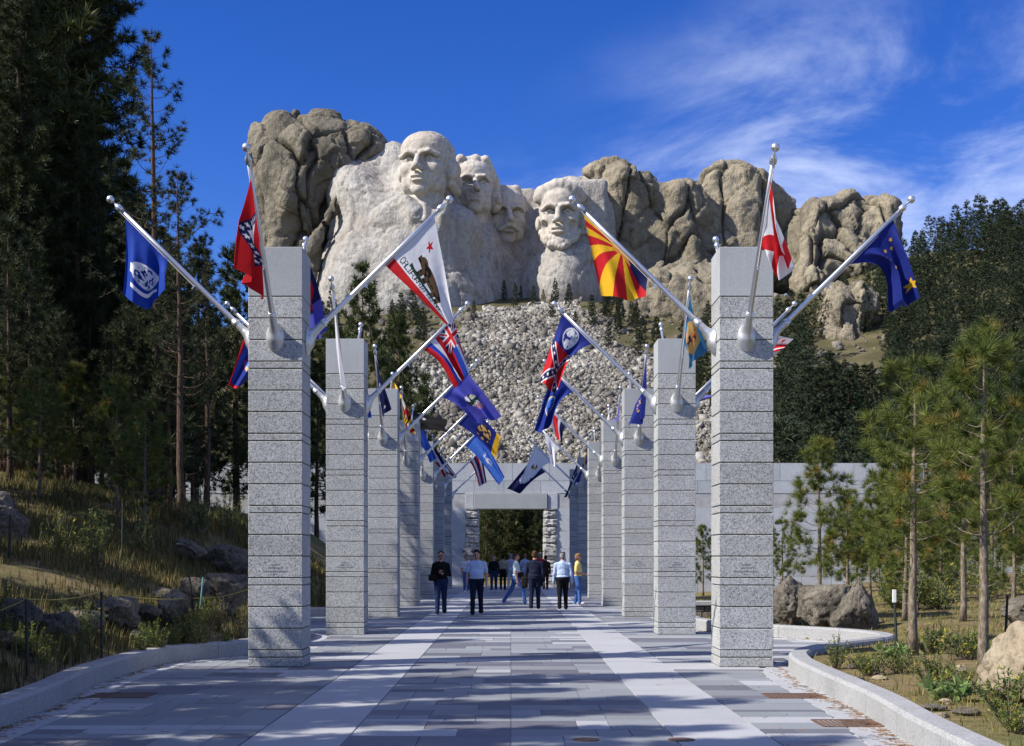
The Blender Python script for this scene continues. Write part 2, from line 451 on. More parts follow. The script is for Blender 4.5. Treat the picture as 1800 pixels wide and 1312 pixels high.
# plants
def leaf(name, stops, rough=0.6, trans=0.12, spec=0.25):
    t = NT(name, rough, spec); a = t.attr('tone'); c = t.ramp(a, stops)
    r = t.rand(); c = t.mix(1.0, c, t.ramp(r, [(0.0, (0.82, 0.86, 0.80)), (1.0, (1.12, 1.08, 1.0))]), 'MULTIPLY')
    t.color(c)
    tr = t.node('ShaderNodeBsdfTranslucent'); t.l.new(c, tr.inputs[0]); mx = t.node('ShaderNodeMixShader'); mx.inputs[0].default_value = trans
    t.l.new(t.b.outputs[0], mx.inputs[1]); t.l.new(tr.outputs[0], mx.inputs[2]); t.l.new(mx.outputs[0], t.n['Material Output'].inputs[0]); MAT[name] = t.m
leaf('needles_dark', [(0.0, (0.018, 0.026, 0.012)), (0.6, (0.040, 0.055, 0.020)), (1.0, (0.075, 0.090, 0.030))])
leaf('needles_mid', [(0.0, (0.025, 0.038, 0.014)), (0.6, (0.060, 0.080, 0.025)), (0.93, (0.11, 0.125, 0.035)), (1.0, (0.22, 0.15, 0.05))])
leaf('needles_young', [(0.0, (0.055, 0.085, 0.02)), (0.55, (0.12, 0.155, 0.032)), (0.84, (0.20, 0.215, 0.045)), (0.93, (0.27, 0.17, 0.045)), (1.0, (0.33, 0.19, 0.06))], 0.55, 0.2)
leaf('needles_far', [(0.0, (0.018, 0.030, 0.017)), (0.6, (0.036, 0.052, 0.025)), (1.0, (0.062, 0.078, 0.034))])
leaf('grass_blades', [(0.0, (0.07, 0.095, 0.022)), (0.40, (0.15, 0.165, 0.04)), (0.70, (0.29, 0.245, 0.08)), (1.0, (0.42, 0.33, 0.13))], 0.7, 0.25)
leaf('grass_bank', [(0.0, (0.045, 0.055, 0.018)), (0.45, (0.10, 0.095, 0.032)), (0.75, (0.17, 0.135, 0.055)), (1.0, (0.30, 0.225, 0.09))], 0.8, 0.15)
leaf('weed_leaves', [(0.0, (0.05, 0.09, 0.022)), (0.6, (0.12, 0.17, 0.04)), (0.85, (0.22, 0.25, 0.06)), (1.0, (0.50, 0.42, 0.06))], 0.6, 0.25)
leaf('broadleaf', [(0.0, (0.10, 0.17, 0.05)), (1.0, (0.30, 0.38, 0.16))], 0.6, 0.2)
t = NT('bark', 0.95, 0.1); v = t.coord('Object', (1, 1, 0.22)); n = t.noise(v, 16, 6, 0.65)
t.color(t.ramp(n, [(0.30, (0.030, 0.022, 0.018)), (0.55, (0.105, 0.072, 0.052)), (0.75, (0.19, 0.135, 0.10))])); t.bump(n, 0.9, 0.03); MAT['bark'] = t.m
t = NT('bark_young', 0.95, 0.1); v = t.coord('Object', (1, 1, 0.3)); n = t.noise(v, 34, 5, 0.65)
t.color(t.ramp(n, [(0.30, (0.07, 0.055, 0.04)), (0.52, (0.19, 0.155, 0.115)), (0.72, (0.36, 0.31, 0.24))])); t.bump(n, 0.9, 0.012); MAT['bark_young'] = t.m
# cloth of the flags: colours are woven in (a colour attribute holds the pattern)
t = NT('flag_cloth', 0.75, 0.2); c = t.attr('dye', 'Color'); t.color(c)
v = t.coord('Object'); t.bump(t.noise(v, 7, 3, 0.5), 0.25, 0.03)
tr = t.node('ShaderNodeBsdfTranslucent'); t.l.new(c, tr.inputs[0]); mx = t.node('ShaderNodeMixShader'); mx.inputs[0].default_value = 0.25
t.l.new(t.b.outputs[0], mx.inputs[1]); t.l.new(tr.outputs[0], mx.inputs[2]); t.l.new(mx.outputs[0], t.n['Material Output'].inputs[0]); MAT['flag_cloth'] = t.m
# ------------------------------------------------------------------ lie of the land
def cat(pts, n=12):
    """Catmull-Rom through 2-D points"""
    p = [np.array(q, float) for q in pts]; p = [2*p[0]-p[1]] + p + [2*p[-1]-p[-2]]; out = []
    for i in range(1, len(p)-2):
        for k in range(n):
            t = k / n
            out.append(0.5*((2*p[i]) + (-p[i-1]+p[i+1])*t + (2*p[i-1]-5*p[i]+4*p[i+1]-p[i+2])*t*t + (-p[i-1]+3*p[i]-3*p[i+1]+p[i+2])*t**3))
    out.append(p[-2]); return np.array(out)
def gp(px, py): g = G(px, py); return (g[0], g[1])
KL = cat([(-4.35, 4.0), (-4.50, 9.0), gp(0, 1281), gp(100, 1240), gp(180, 1200), gp(300, 1165), gp(437, 1151), (-3.95, 23.6), (-4.0, 26.5), (-5.6, 29.5), (-6.2, 32), (-5.4, 34.6), (-4.1, 36.5), (-4.0, 42), (-4.0, 74.5)])
KR = cat([(3.0, 4.0), (3.15, 8.0), gp(1605, 1312), gp(1527, 1260), gp(1432, 1211), (3.70, 17.6), (4.05, 19.2), (5.0, 20.9), (6.0, 22.2), (6.35, 23.3), (6.05, 24.6), (5.1, 26.0), (4.3, 27.3), (3.95, 29.5), (3.95, 36), (4.0, 42), (4.0, 74.5)])
def kx(K, y): return np.interp(y, K[:, 1], K[:, 0])
KERB_W, KERB_H = 0.27, 0.235
def height(x, y, bump=True):
    x = np.asarray(x, float); y = np.asarray(y, float)
    dl = kx(KL, y) - KERB_W*0.5 - x; dr = x - kx(KR, y) - KERB_W*0.5
    dl = np.where(y > 74.5, -x - 4.0, dl); dr = np.where(y > 74.5, x - 4.0, dr)
    p = np.stack([x, y, 0*x], -1).reshape(-1, 3)
    n1 = fbm(p * 0.35, 4, 3).reshape(x.shape); n2 = fbm(p * 0.02, 4, 9).reshape(x.shape)
    # left bank: climbs from the kerb, crest ahead of the far wall
    q = np.maximum(dl, 0)
    left = 0.14 + 0.40*np.minimum(q, 3.2) + 0.20*np.clip(q-3.2, 0, 14) + 0.03*np.clip(q-17, 0, 200)
    left = left * (0.35 + 0.65*smooth01(y, 9, 19)) + 0.046*np.clip(y-22, 0, 26)*smooth01(q, 0.3, 5)
    left = left - 0.10*np.clip(y-52, 0, 20)*smooth01(q, 0, 3)
    left = left + 0.16*n1*smooth01(q, 0.1, 1.5)
    # right bed: nearly level, rolls gently, rises to the right edge
    q = np.maximum(dr, 0)
    right = 0.13 + 0.05*np.minimum(q, 4) + 0.06*np.clip(q-5, 0, 60) + 0.07*n1*smooth01(q, 0.1, 1.0)
    right = right - 0.9*smooth01(y, 34, 60)*smooth01(q, 1, 4)
    h = np.where(dl > 0, left, np.where(dr > 0, right, -0.10))
    # beyond the wall: a hollow, then the slope up to the cliffs
    far = 0.02*(y-80) + 16.5*smooth01(y, 120, 250) + 0.385*np.clip(y-235, 0, 118) + 0.25*np.clip(y-353, 0, 40) - 0.25*np.clip(y-410, 0, 200)
    far = far + 4.0*n2*smooth01(y, 110, 220)
    far = far - 10*smooth01(y, 150, 330)*smooth01(-x, 25, 80) + 14*smooth01(y, 200, 380)*smooth01(x, 75, 140)
    far = far - 9.0*smooth01(y, 90, 150)*smooth01(-y, -250, -180)*np.exp(-(x/60.0)**2)
    return h*(1-smooth01(y, 76, 96)) + far*smooth01(y, 76, 96)
# one sheet of ground out to the horizon
def spread(a, b, n, c): t = np.linspace(-1, 1, n); s = np.sinh(c*t)/math.sinh(c); return np.where(s < 0, -a*s*-1 if False else s*a, s*b)
xs = np.unique(np.concatenate([np.linspace(-16, 16, 150), -16 - 700*np.linspace(0, 1, 60)[1:]**2.2, 16 + 700*np.linspace(0, 1, 60)[1:]**2.2]))
ys = np.unique(np.concatenate([np.linspace(-60, 2, 12), np.linspace(3, 46, 170), 46 + 54*np.linspace(0, 1, 40)[1:], 100 + 320*np.linspace(0, 1, 90)[1:], 420 + 1800*np.linspace(0, 1, 20)[1:]**1.5]))
gx, gy = np.meshgrid(xs, ys); gz = height(gx, gy)
nx, ny = len(xs), len(ys)
ii = (np.arange(ny-1)[:, None]*nx + np.arange(nx-1)[None, :]).ravel()
gf = np.stack([ii, ii+1, ii+nx+1, ii+nx], 1)
structure('ground', new_mesh('ground', np.stack([gx, gy, gz], -1).reshape(-1, 3), gf, [MAT['soil']], None, True))

# ------------------------------------------------------------------ paving
plaza_v = []
mid = [(kx(KL, y), kx(KR, y), y) for y in np.concatenate([np.linspace(4.2, 40, 90), np.linspace(41, 76, 15)])]
pv = []; pf = []
for i, (a, b, y) in enumerate(mid):
    pv += [(a, y, -0.012), (b, y, -0.012)]
    if i: pf.append((2*i-2, 2*i-1, 2*i+1, 2*i))
plaza = structure('pavement', new_mesh('pavement', pv, pf, [MAT['grout']]))
rng = random.Random(5)
slabs = []      # x0,x1,y0,y1,kind
def rows(x0f, x1f, ya, yb, joint_mid, edge, seed):
    r = random.Random(seed); y = ya
    while y < yb:
        d = r.choice([0.30, 0.305, 0.46, 0.46, 0.61, 0.61, 0.15]); y2 = min(y + d, yb)
        lightrow = r.random() < 0.10
        a, b = max(x0f(y), x0f(y2)), min(x1f(y), x1f(y2))
        spans = [(a, 0.0), (0.0, b)] if joint_mid else [(a, b)]
        for s0, s1 in spans:
            x = s0; cur = r.choice('mmd')
            while x < s1 - 1e-3:
                w = r.choice([0.30, 0.45, 0.61, 0.61, 0.76, 0.92]); x2 = x + w
                if s1 - x2 < 0.3: x2 = s1
                if r.random() < 0.7: cur = r.choice('mmmmmmlddd')
                k = 'l' if lightrow else cur
                slabs.append((x, x2, y, y2, k)); x = x2
        y = y2
EDGE = 0.34
rows(lambda y: -1.395, lambda y: 1.395, 5.2, 75.6, True, False, 1)
rows(lambda y: kx(KL, y) + EDGE, lambda y: -2.245, 5.2, 75.6, False, True, 2)
rows(lambda y: 2.245, lambda y: kx(KR, y) - EDGE, 5.2, 75.6, False, True, 3)
for sx in (-1, 1):                                  # the two pale runs
    y = 5.2
    while y < 75.6:
        a, b = sorted((sx*1.405, sx*2.235)); slabs.append((a, b, y, min(y+1.83, 75.6), 'L')); y += 1.83
# pale border strip along the kerbs
for K, s in ((KL, 1), (KR, -1)):
    ye = np.arange(5.2, 44, 0.9)
    for y0, y1 in zip(ye[:-1], ye[1:]):
        slabs.append(('edge', K, s, y0, y1))
GAP = 0.004
def slab_geo(s):
    if s[0] == 'edge':
        _, K, sg, y0, y1 = s; m = 5; yy = np.linspace(y0+GAP, y1-GAP, m)
        a = kx(K, yy); b = a + sg*(EDGE-GAP)
        if sg < 0: a, b = b, a
        v = [(a[i], yy[i], 0.0) for i in range(m)] + [(b[i], yy[i], 0.0) for i in range(m)] + [(a[i], yy[i], -0.03) for i in range(m)] + [(b[i], yy[i], -0.03) for i in range(m)]
        f = [(i, m+i, m+i+1, i+1) for i in range(m-1)] + [(2*m+i, i, i+1, 2*m+i+1) for i in range(m-1)] + [(m+i, 3*m+i, 3*m+i+1, m+i+1) for i in range(m-1)] + [(0, 2*m, 3*m, m), (m-1, 2*m-1, 4*m-1, 3*m-1)]
        return v, f, 'slab_light'
    x0, x1, y0, y1, k = s; x0 += GAP; x1 -= GAP; y0 += GAP; y1 -= GAP; z = rng.uniform(-0.0012, 0.0012)
    v = [(x0,y0,-.03),(x1,y0,-.03),(x1,y1,-.03),(x0,y1,-.03),(x0,y0,z),(x1,y0,z),(x1,y1,z),(x0,y1,z)]
    f = [(4,5,6,7),(0,1,5,4),(1,2,6,5),(2,3,7,6),(3,0,4,7)]
    return v, f, {'l': 'slab_light', 'L': 'slab_light', 'm': 'slab_mid', 'd': 'slab_dark'}[k]
def slab_size(s):
    if s[0] == 'edge': return 0.3*0.9/(0.5*(s[3]+s[4]))**3
    ym = 0.5*(s[2]+s[3]); xm = 0.5*(s[0]+s[1])
    if ym < 11.3 or abs(xm) > 0.385*ym: return 0.0
    return (s[1]-s[0])*(s[3]-s[2])/ym**3
slabs.sort(key=slab_size, reverse=True)
for s in slabs[:300]:
    v, f, m = slab_geo(s); c = np.mean(np.array(v), 0)
    link('paving_slab', new_mesh('paving_slab', [tuple(np.array(p)-c) for p in v], f, [MAT[m]]), plaza, c)
V, Fc, M = [], [], []; mi = {'slab_light': 0, 'slab_mid': 1, 'slab_dark': 2}
for s in slabs[300:]:
    v, f, m = slab_geo(s); b = len(V); V += v; Fc += [tuple(i+b for i in q) for q in f]; M += [mi[m]]*len(f)
o = link('paving_slabs', new_mesh('paving_slabs', V, Fc, [MAT['slab_light'], MAT['slab_mid'], MAT['slab_dark']], M), plaza); o['kind'] = 'stuff'
# kerbs: long stones butted end to end
def kerb(K, side, name, label):
    root = thing(name, label, 'kerb', (0, 0, 0)); acc = np.concatenate([[0], np.cumsum(np.linalg.norm(np.diff(K, axis=0), axis=1))])
    L = acc[-1]; n = int(L/1.5); cuts = np.linspace(0, L, n+1)
    for a, b in zip(cuts[:-1], cuts[1:]):
        m = 7; t = np.linspace(a+0.004, b-0.004, m); x = np.interp(t, acc, K[:, 0]); y = np.interp(t, acc, K[:, 1])
        x2 = np.interp(t+0.02, acc, K[:, 0]) - np.interp(t-0.02, acc, K[:, 0]); y2 = np.interp(t+0.02, acc, K[:, 1]) - np.interp(t-0.02, acc, K[:, 1])
        ln = np.hypot(x2, y2)+1e-9; nx_, ny_ = -y2/ln*side, x2/ln*side
        prof = [(0.0, -0.08), (0.0, KERB_H-0.035), (0.035, KERB_H), (KERB_W-0.03, KERB_H), (KERB_W, KERB_H-0.03), (KERB_W, -0.08)]
        v = [(x[i]+nx_[i]*o_, y[i]+ny_[i]*o_, z) for i in range(m) for o_, z in prof]; k = len(prof)
        f = [(i*k+j, i*k+(j+1) % k, (i+1)*k+(j+1) % k, (i+1)*k+j) for i in range(m-1) for j in range(k)] + [tuple(range(k)), tuple((m-1)*k+j for j in range(k-1, -1, -1))]
        if side > 0: f = [tuple(reversed(q)) for q in f]
        link('kerb_stone', new_mesh('kerb_stone', v, f, [MAT['kerb_stone']]), root)
kerb(KL, 1, 'kerb', 'low curving granite kerb along the grassy bank on the left')
kerb(KR, -1, 'kerb', 'low granite kerb winding round the planted bed on the right')
# cover plates and drain gratings let into the paving
def grating(c, w, d, label):
    t = thing('drain_grating', label, 'drain', (c[0], c[1], 0.004))
    mb = MB(); mb.box((-w/2, -d/2, -0.03), (w/2, d/2, -0.004)); build(mb, 'pit', MAT['stake'], t)
    mb = MB()
    for s in (-1, 1):
        mb.box((-w/2, s*d/2-0.012, -0.01), (w/2, s*d/2+0.012, 0.004)); mb.box((s*w/2-0.012, -d/2+0.0125, -0.01), (s*w/2+0.012, d/2-0.0125, 0.0038))
    build(mb, 'frame', MAT['iron'], t); nb = int(w/0.045); bar = MB(); bar.box((-0.014, -d/2+0.013, -0.008), (0.014, d/2-0.013, 0.002)); bm_ = bar.mesh('bar', [MAT['iron']])
    for i in range(nb): link('bar', bm_, t, (-w/2 + (i+0.5)*w/nb, 0, 0))
for px, py, w, lab in ((214, 1223, 0.66, 'rusty drain grating by the kerb on the left'), (1395, 1224, 0.62, 'rusty drain grating nearest the right front pillar'), (1490, 1272, 0.56, 'rusty drain grating by the kerb in the right foreground')):
    g = G(px, py); grating(g, w, 0.52, lab)
for px, lab in ((1030, 'round iron cover in the middle of the paving'), (1198, 'round iron cover in the pale paving run on the right')):
    g = G(px, 1301); t = thing('cover_plate', lab, 'manhole cover', (g[0], g[1], 0.004), 0, None)
    mb = MB(); mb.tube([(0, 0, -0.02), (0, 0, 0.002)], [0.115, 0.115], 28); build(mb, 'rim', MAT['iron'], t)
    mb = MB(); mb.tube([(0, 0, 0.0025), (0, 0, 0.006)], [0.098, 0.095], 24); build(mb, 'lid', MAT['iron'], t)
# ------------------------------------------------------------------ pillars
ORD = ['nearest', 'second', 'third', 'fourth', 'fifth', 'sixth', 'farthest']
D1, STEP, PW, PXC = 18.87, 7.93, 0.763, 3.325
PY = [D1 + STEP*i + PW/2 for i in range(7)]
courses = []                     # (z0, z1) from the top down
z = 5.94; courses.append(('cap', z-0.707, z)); z -= 0.707
for k in range(5):
    for hgt in ((0.305, 0.305, 0.305, 0.104)):
        if z - hgt < 0.08: break
        courses.append(('block', z-hgt, z)); z -= hgt
courses.append(('block', 0.0, z))
J = 0.007
def blk(hh, bev):
    mb = MB(); mb.box((-PW/2, -PW/2, -hh/2), (PW/2, PW/2, hh/2), bev); return mb
block_mesh = {}
for kind, a, b in courses:
    key = (kind, round(b-a, 3))
    if key not in block_mesh:
        block_mesh[key] = blk(b-a-2*J, 0.006).mesh(kind, [MAT['granite_cap' if kind == 'cap' else 'granite_course']])
core = MB(); core.box((-PW/2+0.018, -PW/2+0.018, 0), (PW/2-0.018, PW/2-0.018, 5.90)); core_me = core.mesh('core', [MAT['joint']])
ev = MB(); er = random.Random(2)   # cut lettering, too small to read: four short lines
for ln, (zc, w, hh) in enumerate(((0.20, 0.11, 0.016), (0.155, 0.19, 0.018), (0.105, 0.34, 0.020), (0.062, 0.07, 0.014))):
    x = -w/2
    while x < w/2:
        k = er.uniform(0.008, 0.016)
        ev.box((x, -0.0015, zc-hh/2), (x+k*0.5, 0.0015, zc+hh/2))
        if er.random() < 0.6: ev.box((x+k*0.5, -0.0014, zc+hh/2-0.005), (x+k, 0.0014, zc+hh/2))
        else: ev.box((x+k*0.5, -0.0014, zc-hh/2), (x+k, 0.0014, zc-hh/2+0.005))
        x += k + 0.009
ev_me = ev.mesh('inscription', [MAT['engraving']])
for side, sname in ((-1, 'left'), (1, 'right')):
    for i in range(7):
        t = thing('granite_pillar', '%s square granite flag pillar in the %s row' % (ORD[i], sname), 'pillar', (side*PXC, PY[i], 0), 0, 'granite pillars along the walk')
        link('core', core_me, t)
        for kind, a, b in courses:
            gb = link('cap_stone' if kind == 'cap' else 'granite_block', block_mesh[(kind, round(b-a, 3))], t, (0, 0, (a+b)/2))
            if i < 4 and a < 1.36 < b and b-a > 0.2: link('inscription', ev_me, gb, (0, -PW/2-0.0005, 1.245-(a+b)/2))
# ------------------------------------------------------------------ flagpoles (built pointing to -Y, foot on the pillar face)
PL = 2.84; PA = math.radians(44.5)
pdir = np.array([0, -math.cos(PA), math.sin(PA)]); P0 = np.array([0, -0.02, 0.0])
PZ = 4.70                       # height of the bracket on the pillar
def pole_pt(t): return P0 + pdir*(PL*t)
def lathe_on(a, d, prof, n=12):
    mb = MB(); mb.tube([a + d*s for s, r in prof], [r for s, r in prof], n); return mb
m_pole = lathe_on(P0, pdir, [(0.20, 0.042), (0.40, 0.040), (PL*0.6, 0.033), (PL*0.93, 0.026)]).mesh('pole', [MAT['aluminium']], True)
m_truck = lathe_on(P0, pdir, [(PL*0.925, 0.030), (PL*0.93, 0.046), (PL*0.95, 0.050), (PL*0.965, 0.030), (PL*0.975, 0.014), (PL*0.99, 0.013)]).mesh('truck', [MAT['aluminium']], True)
mb = MB(); mb.ball(pole_pt(1.0) + pdir*0.02, 0.056, 14, 9); m_ball = mb.mesh('finial_ball', [MAT['aluminium']], True)
mb = MB()                       # teardrop boss running out into the socket
Vb = Vol((-0.2, -0.5, -0.42), (0.2, 0.06, 0.42), 0.012)
Vb.ell((0, 0.0, -0.05), (0.135, 0.085, 0.20), None); Vb.cap((0, -0.03, -0.06), (0, -0.09, 0.08), 0.085, 0.062, 0.05); Vb.cap((0, -0.08, 0.06), tuple(pole_pt(0.125)), 0.060, 0.050, 0.04)
Vb.box((0, 0.13, 0), (0.3, 0.13, 0.5), None, 0, 0, 'sub')
bv, bf, _ = Vb.mesh(); m_brk = new_mesh('bracket', bv, bf, [MAT['bracket_metal']], None, True)
m_col = lathe_on(P0, pdir, [(0.30, 0.050), (0.305, 0.060), (0.335, 0.060), (0.34, 0.052), (0.37, 0.052), (0.375, 0.045)]).mesh('collar', [MAT['aluminium']], True)
mb = MB(); mb.ball((0, 0, 0), 0.015, 8, 5); m_bolt = mb.mesh('bolt', [MAT['bolt']], True)
mb = MB(); a = pole_pt(0.40); mb.box((a[0]-0.012, a[1]-0.05, a[2]-0.045), (a[0]+0.012, a[1]-0.005, a[2]-0.02)); mb.tube([a + [0, -.06, -.08], a + [0, .0, -.02]], [0.008, 0.008], 6); m_cleat = mb.mesh('cleat', [MAT['aluminium']])
mb = MB(); mb.tube([pole_pt(0.40) + [0.0, -0.05, -0.02], pole_pt(0.7) + [0.0, -0.03, -0.03], pole_pt(0.94) + [0.02, -0.03, -0.02]], [0.005]*3, 5); m_rope = mb.mesh('halyard', [MAT['white_paint']])
POLES = {}
DIRN = {'front': 0, 'outer': 1, 'rear': 2, 'inner': 3}
def pole_frame(side, i, d):
    """world rotation and foot of the pole d on pillar i"""
    yaw = {'front': 0.0, 'rear': math.pi}.get(d)
    if d == 'inner': yaw = math.pi/2 if side < 0 else -math.pi/2      # -Y turned towards the walk
    if d == 'outer': yaw = -math.pi/2 if side < 0 else math.pi/2
    n = np.array([math.sin(yaw), -math.cos(yaw), 0])
    foot = np.array([side*PXC, PY[i], PZ]) + n*(PW/2)
    return yaw, foot
def pole_world(side, i, d, t):
    yaw, foot = pole_frame(side, i, d); q = pole_pt(t); c, s = math.cos(yaw), math.sin(yaw)
    return foot + np.array([c*q[0]-s*q[1], s*q[0]+c*q[1], q[2]])
WHERE = {'front': 'leaning towards the viewer from', 'inner': 'leaning over the walk from', 'outer': 'leaning outwards from', 'rear': 'rising behind'}
for side, sname in ((-1, 'left'), (1, 'right')):
    for i in range(7):
        for d in DIRN:
            if d == 'outer' and i > 2: continue
            if d == 'rear' and i > 4: continue
            yaw, foot = pole_frame(side, i, d)
            t = thing('flagpole', 'aluminium flagpole %s the %s %s pillar' % (WHERE[d], ORD[i], sname), 'flagpole', foot, yaw, 'flagpoles on the pillars')
            br_ = link('bracket', m_brk, t); po = link('pole', m_pole, t); tr_ = link('truck', m_truck, t)
            link('collar', m_col, br_); link('finial_ball', m_ball, tr_); link('cleat', m_cleat, po); link('halyard', m_rope, po)
            for bx, bz in ((-0.085, 0.03), (0.085, 0.03), (0, -0.20)): link('bolt', m_bolt, br_, (bx, -0.052 if bz > 0 else -0.04, bz))
# ------------------------------------------------------------------ flags
C_ = dict(blue=(0.010, 0.048, 0.34), navy=(0.010, 0.014, 0.075), royal=(0.014, 0.026, 0.20), red=(0.52, 0.012, 0.018), white=(0.78, 0.78, 0.80), gold=(0.80, 0.46, 0.02), teal=(0.04, 0.18, 0.34),
          purple=(0.085, 0.09, 0.46), lilac=(0.15, 0.15, 0.50), sky=(0.06, 0.17, 0.60), black=(0.006, 0.005, 0.006), green=(0.02, 0.06, 0.035), buff=(0.66, 0.40, 0.13), copper=(0.70, 0.30, 0.04), grey=(0.45, 0.47, 0.50), orange=(0.70, 0.11, 0.02), brown=(0.10, 0.06, 0.03), pink=(0.55, 0.25, 0.30), deep=(0.012, 0.03, 0.22), straw=(0.62, 0.55, 0.25))
FONT = {'C': '01110100011000010000100001000101110', 'A': '01110100011000111111100011000110001', 'L': '10000100001000010000100001000011111', 'I': '01110001000010000100001000010001110', 'F': '11111100001000011110100001000010000',
        'O': '01110100011000110001100011000101110', 'R': '11110100011000111110101001001010001', 'N': '10001110011010110011100011000110001', 'E': '11111100001000011110100001000011111', 'P': '11110100011000111110100001000010000',
        'U': '10001100011000110001100011000101110', 'B': '11110100011000111110100011000111110', ' ': '0'*35}
def star(u, v, cu, cv, r, asp, rot_=0.0):
    x, y = (u-cu)*asp, v-cv; a = np.arctan2(x, y) + rot_; rr = np.hypot(x, y)
    k = np.abs((a/(2*math.pi/5)) % 1 - 0.5)*2           # 1 at the points
    return rr < r*(0.40 + 0.60*k**1.6)
def disc(u, v, cu, cv, r, asp): return np.hypot((u-cu)*asp, v-cv) < r
def speck(u, v, s, seed=0): return vnoise(np.stack([u*s, v*s, 0*u+seed], -1).reshape(-1, 3), seed).reshape(u.shape)
class Dye:
    """paints a pattern in flag coordinates: u 0 hoist .. 1 fly, v 0 bottom .. 1 top"""
    def __init__(s, u, v, base, asp): s.u, s.v, s.asp = u, v, asp; s.c = np.zeros(u.shape+(3,)) + np.array(C_[base])
    def p(s, mask, col): s.c[mask] = C_[col]; return s
    def star(s, cu, cv, r, col, ro=0.0): return s.p(star(s.u, s.v, cu, cv, r, s.asp, ro), col)
    def disc(s, cu, cv, r, col): return s.p(disc(s.u, s.v, cu, cv, r, s.asp), col)
    def seal(s, cu, cv, r, cols, seed=1, sc=22):
        m = disc(s.u, s.v, cu, cv, r, s.asp); n = speck(s.u, s.v, sc, seed)
        s.p(m, cols[0])
        if len(cols) > 1: s.p(m & (n > 0.12), cols[1])
        if len(cols) > 2: s.p(m & (n < -0.25), cols[2])
        return s
    def text(s, txt, u0, v0, hh, col, adv=None):
        w = hh*0.62/s.asp; adv = adv or w*1.30
        for i, ch in enumerate(txt):
            bits = FONT[ch]; gx = (s.u-(u0+i*adv))/w*5; gy = (v0+hh-s.v)/hh*7
            ok = (gx >= 0) & (gx < 5) & (gy >= 0) & (gy < 7); k = np.clip(gy, 0, 6).astype(int)*5 + np.clip(gx, 0, 4).astype(int)
            s.p(ok & (np.array([int(b) for b in bits])[k] == 1), col)
        return s
def d_connecticut(d):
    d.seal(0.55, 0.50, 0.27, ('white', 'white', 'grey'), 3, 18); d.p((np.abs(d.v-0.5) < 0.30) & (np.abs(d.u-0.55) < 0.06), 'white')
    m = disc(d.u, d.v, 0.55, 0.5, 0.22, d.asp); d.p(m & (speck(d.u, d.v, 30, 7) > 0.25), 'deep'); d.p((np.abs(d.u-0.80-0.02*np.sin(d.v*14)) < 0.030) & (np.abs(d.v-0.5) < 0.27), 'white')
def d_arkansas(d):
    a = np.abs(d.u-0.5)*1.0 + np.abs(d.v-0.5)
    d.p(a < 0.47, 'navy'); d.p(a < 0.33, 'white'); ang = np.linspace(0, 1, 8)[:-1]
    for t in np.linspace(0, 1, 7)[:-1]:
        for (x0, y0, x1, y1) in ((0.5, 0.1, 0.9, 0.5), (0.9, 0.5, 0.5, 0.9), (0.5, 0.9, 0.1, 0.5), (0.1, 0.5, 0.5, 0.1)): d.star(x0+(x1-x0)*t, y0+(y1-y0)*t, 0.045, 'white')
    d.star(0.5, 0.62, 0.06, 'navy'); d.star(0.42, 0.42, 0.05, 'navy'); d.star(0.58, 0.42, 0.05, 'navy')
def d_california(d):
    d.p(d.v < 0.17, 'red'); d.star(0.20, 0.80, 0.085, 'red', 0.3); d.text('CALIFORNIA REPUBLIC', 0.075, 0.205, 0.115, 'black', 0.0455)
    x, y = (d.u-0.52)*d.asp, d.v-0.56
    body = ((x/0.34)**2 + ((y-0.02)/0.13)**2 < 1) | (((x+0.33)/0.12)**2 + ((y-0.03)/0.085)**2 < 1) | ((np.abs(x+0.44) < 0.05) & (np.abs(y-0.0) < 0.045))
    for lx in (-0.28, -0.14, 0.14, 0.27): body |= (np.abs(x-lx-0.1*(y+0.1)) < 0.05) & (y < 0) & (y > -0.20)
    d.p(body, 'brown'); d.p((np.abs(y+0.215) < 0.035+0.01*np.sin(x*20)) & (np.abs(x) < 0.5), 'green'); d.p(body & (speck(d.u, d.v, 26, 4) > 0.3), 'black')
def d_colorado(d): d.p(np.abs(d.v-0.5) < 0.17, 'white'); d.p(d.u > 0.25, 'navy'); d.p(disc(d.u, d.v, 0.42, 0.5, 0.36, d.asp), 'red'); d.disc(0.45, 0.5, 0.15, 'gold'); d.p((d.u > 0.62), 'purple')
def d_guam(d): d.p((d.u < 0.05) | (d.u > 0.95) | (d.v < 0.08) | (d.v > 0.92), 'red'); d.p(((d.u-0.5)*d.asp/0.16)**2 + ((d.v-0.5)/0.26)**2 < 1, 'red'); d.p(((d.u-0.5)*d.asp/0.13)**2 + ((d.v-0.5)/0.22)**2 < 1, 'sky'); d.p((((d.u-0.55)*d.asp/0.09)**2 + ((d.v-0.5)/0.12)**2 < 1) & (speck(d.u, d.v, 20, 2) > -0.1), 'straw')
def d_hawaii(d):
    k = (d.v*8).astype(int) % 4; d.p(k == 0, 'red'); d.p(k == 1, 'blue'); d.p(k == 2, 'white'); d.p(k == 3, 'red')
    m = (d.u < 0.42) & (d.v > 0.5); x, y = d.u/0.42, (d.v-0.5)*2; d.p(m, 'navy'); dg = np.minimum(np.abs(x-y), np.abs(x+y-1)); d.p(m & (dg < 0.12), 'white'); d.p(m & (dg < 0.06), 'red')
    cr = np.minimum(np.abs(x-0.5), np.abs(y-0.5)); d.p(m & (cr < 0.15), 'white'); d.p(m & (cr < 0.09), 'red')
def d_kansas(d): d.seal(0.47, 0.52, 0.25, ('white', 'straw', 'green'), 5, 13); d.p(((d.u-0.62)*d.asp/0.10)**2 + ((d.v-0.62)/0.16)**2 < 1, 'pink'); d.disc(0.40, 0.40, 0.10, 'white'); d.disc(0.47, 0.52, 0.09, 'green')
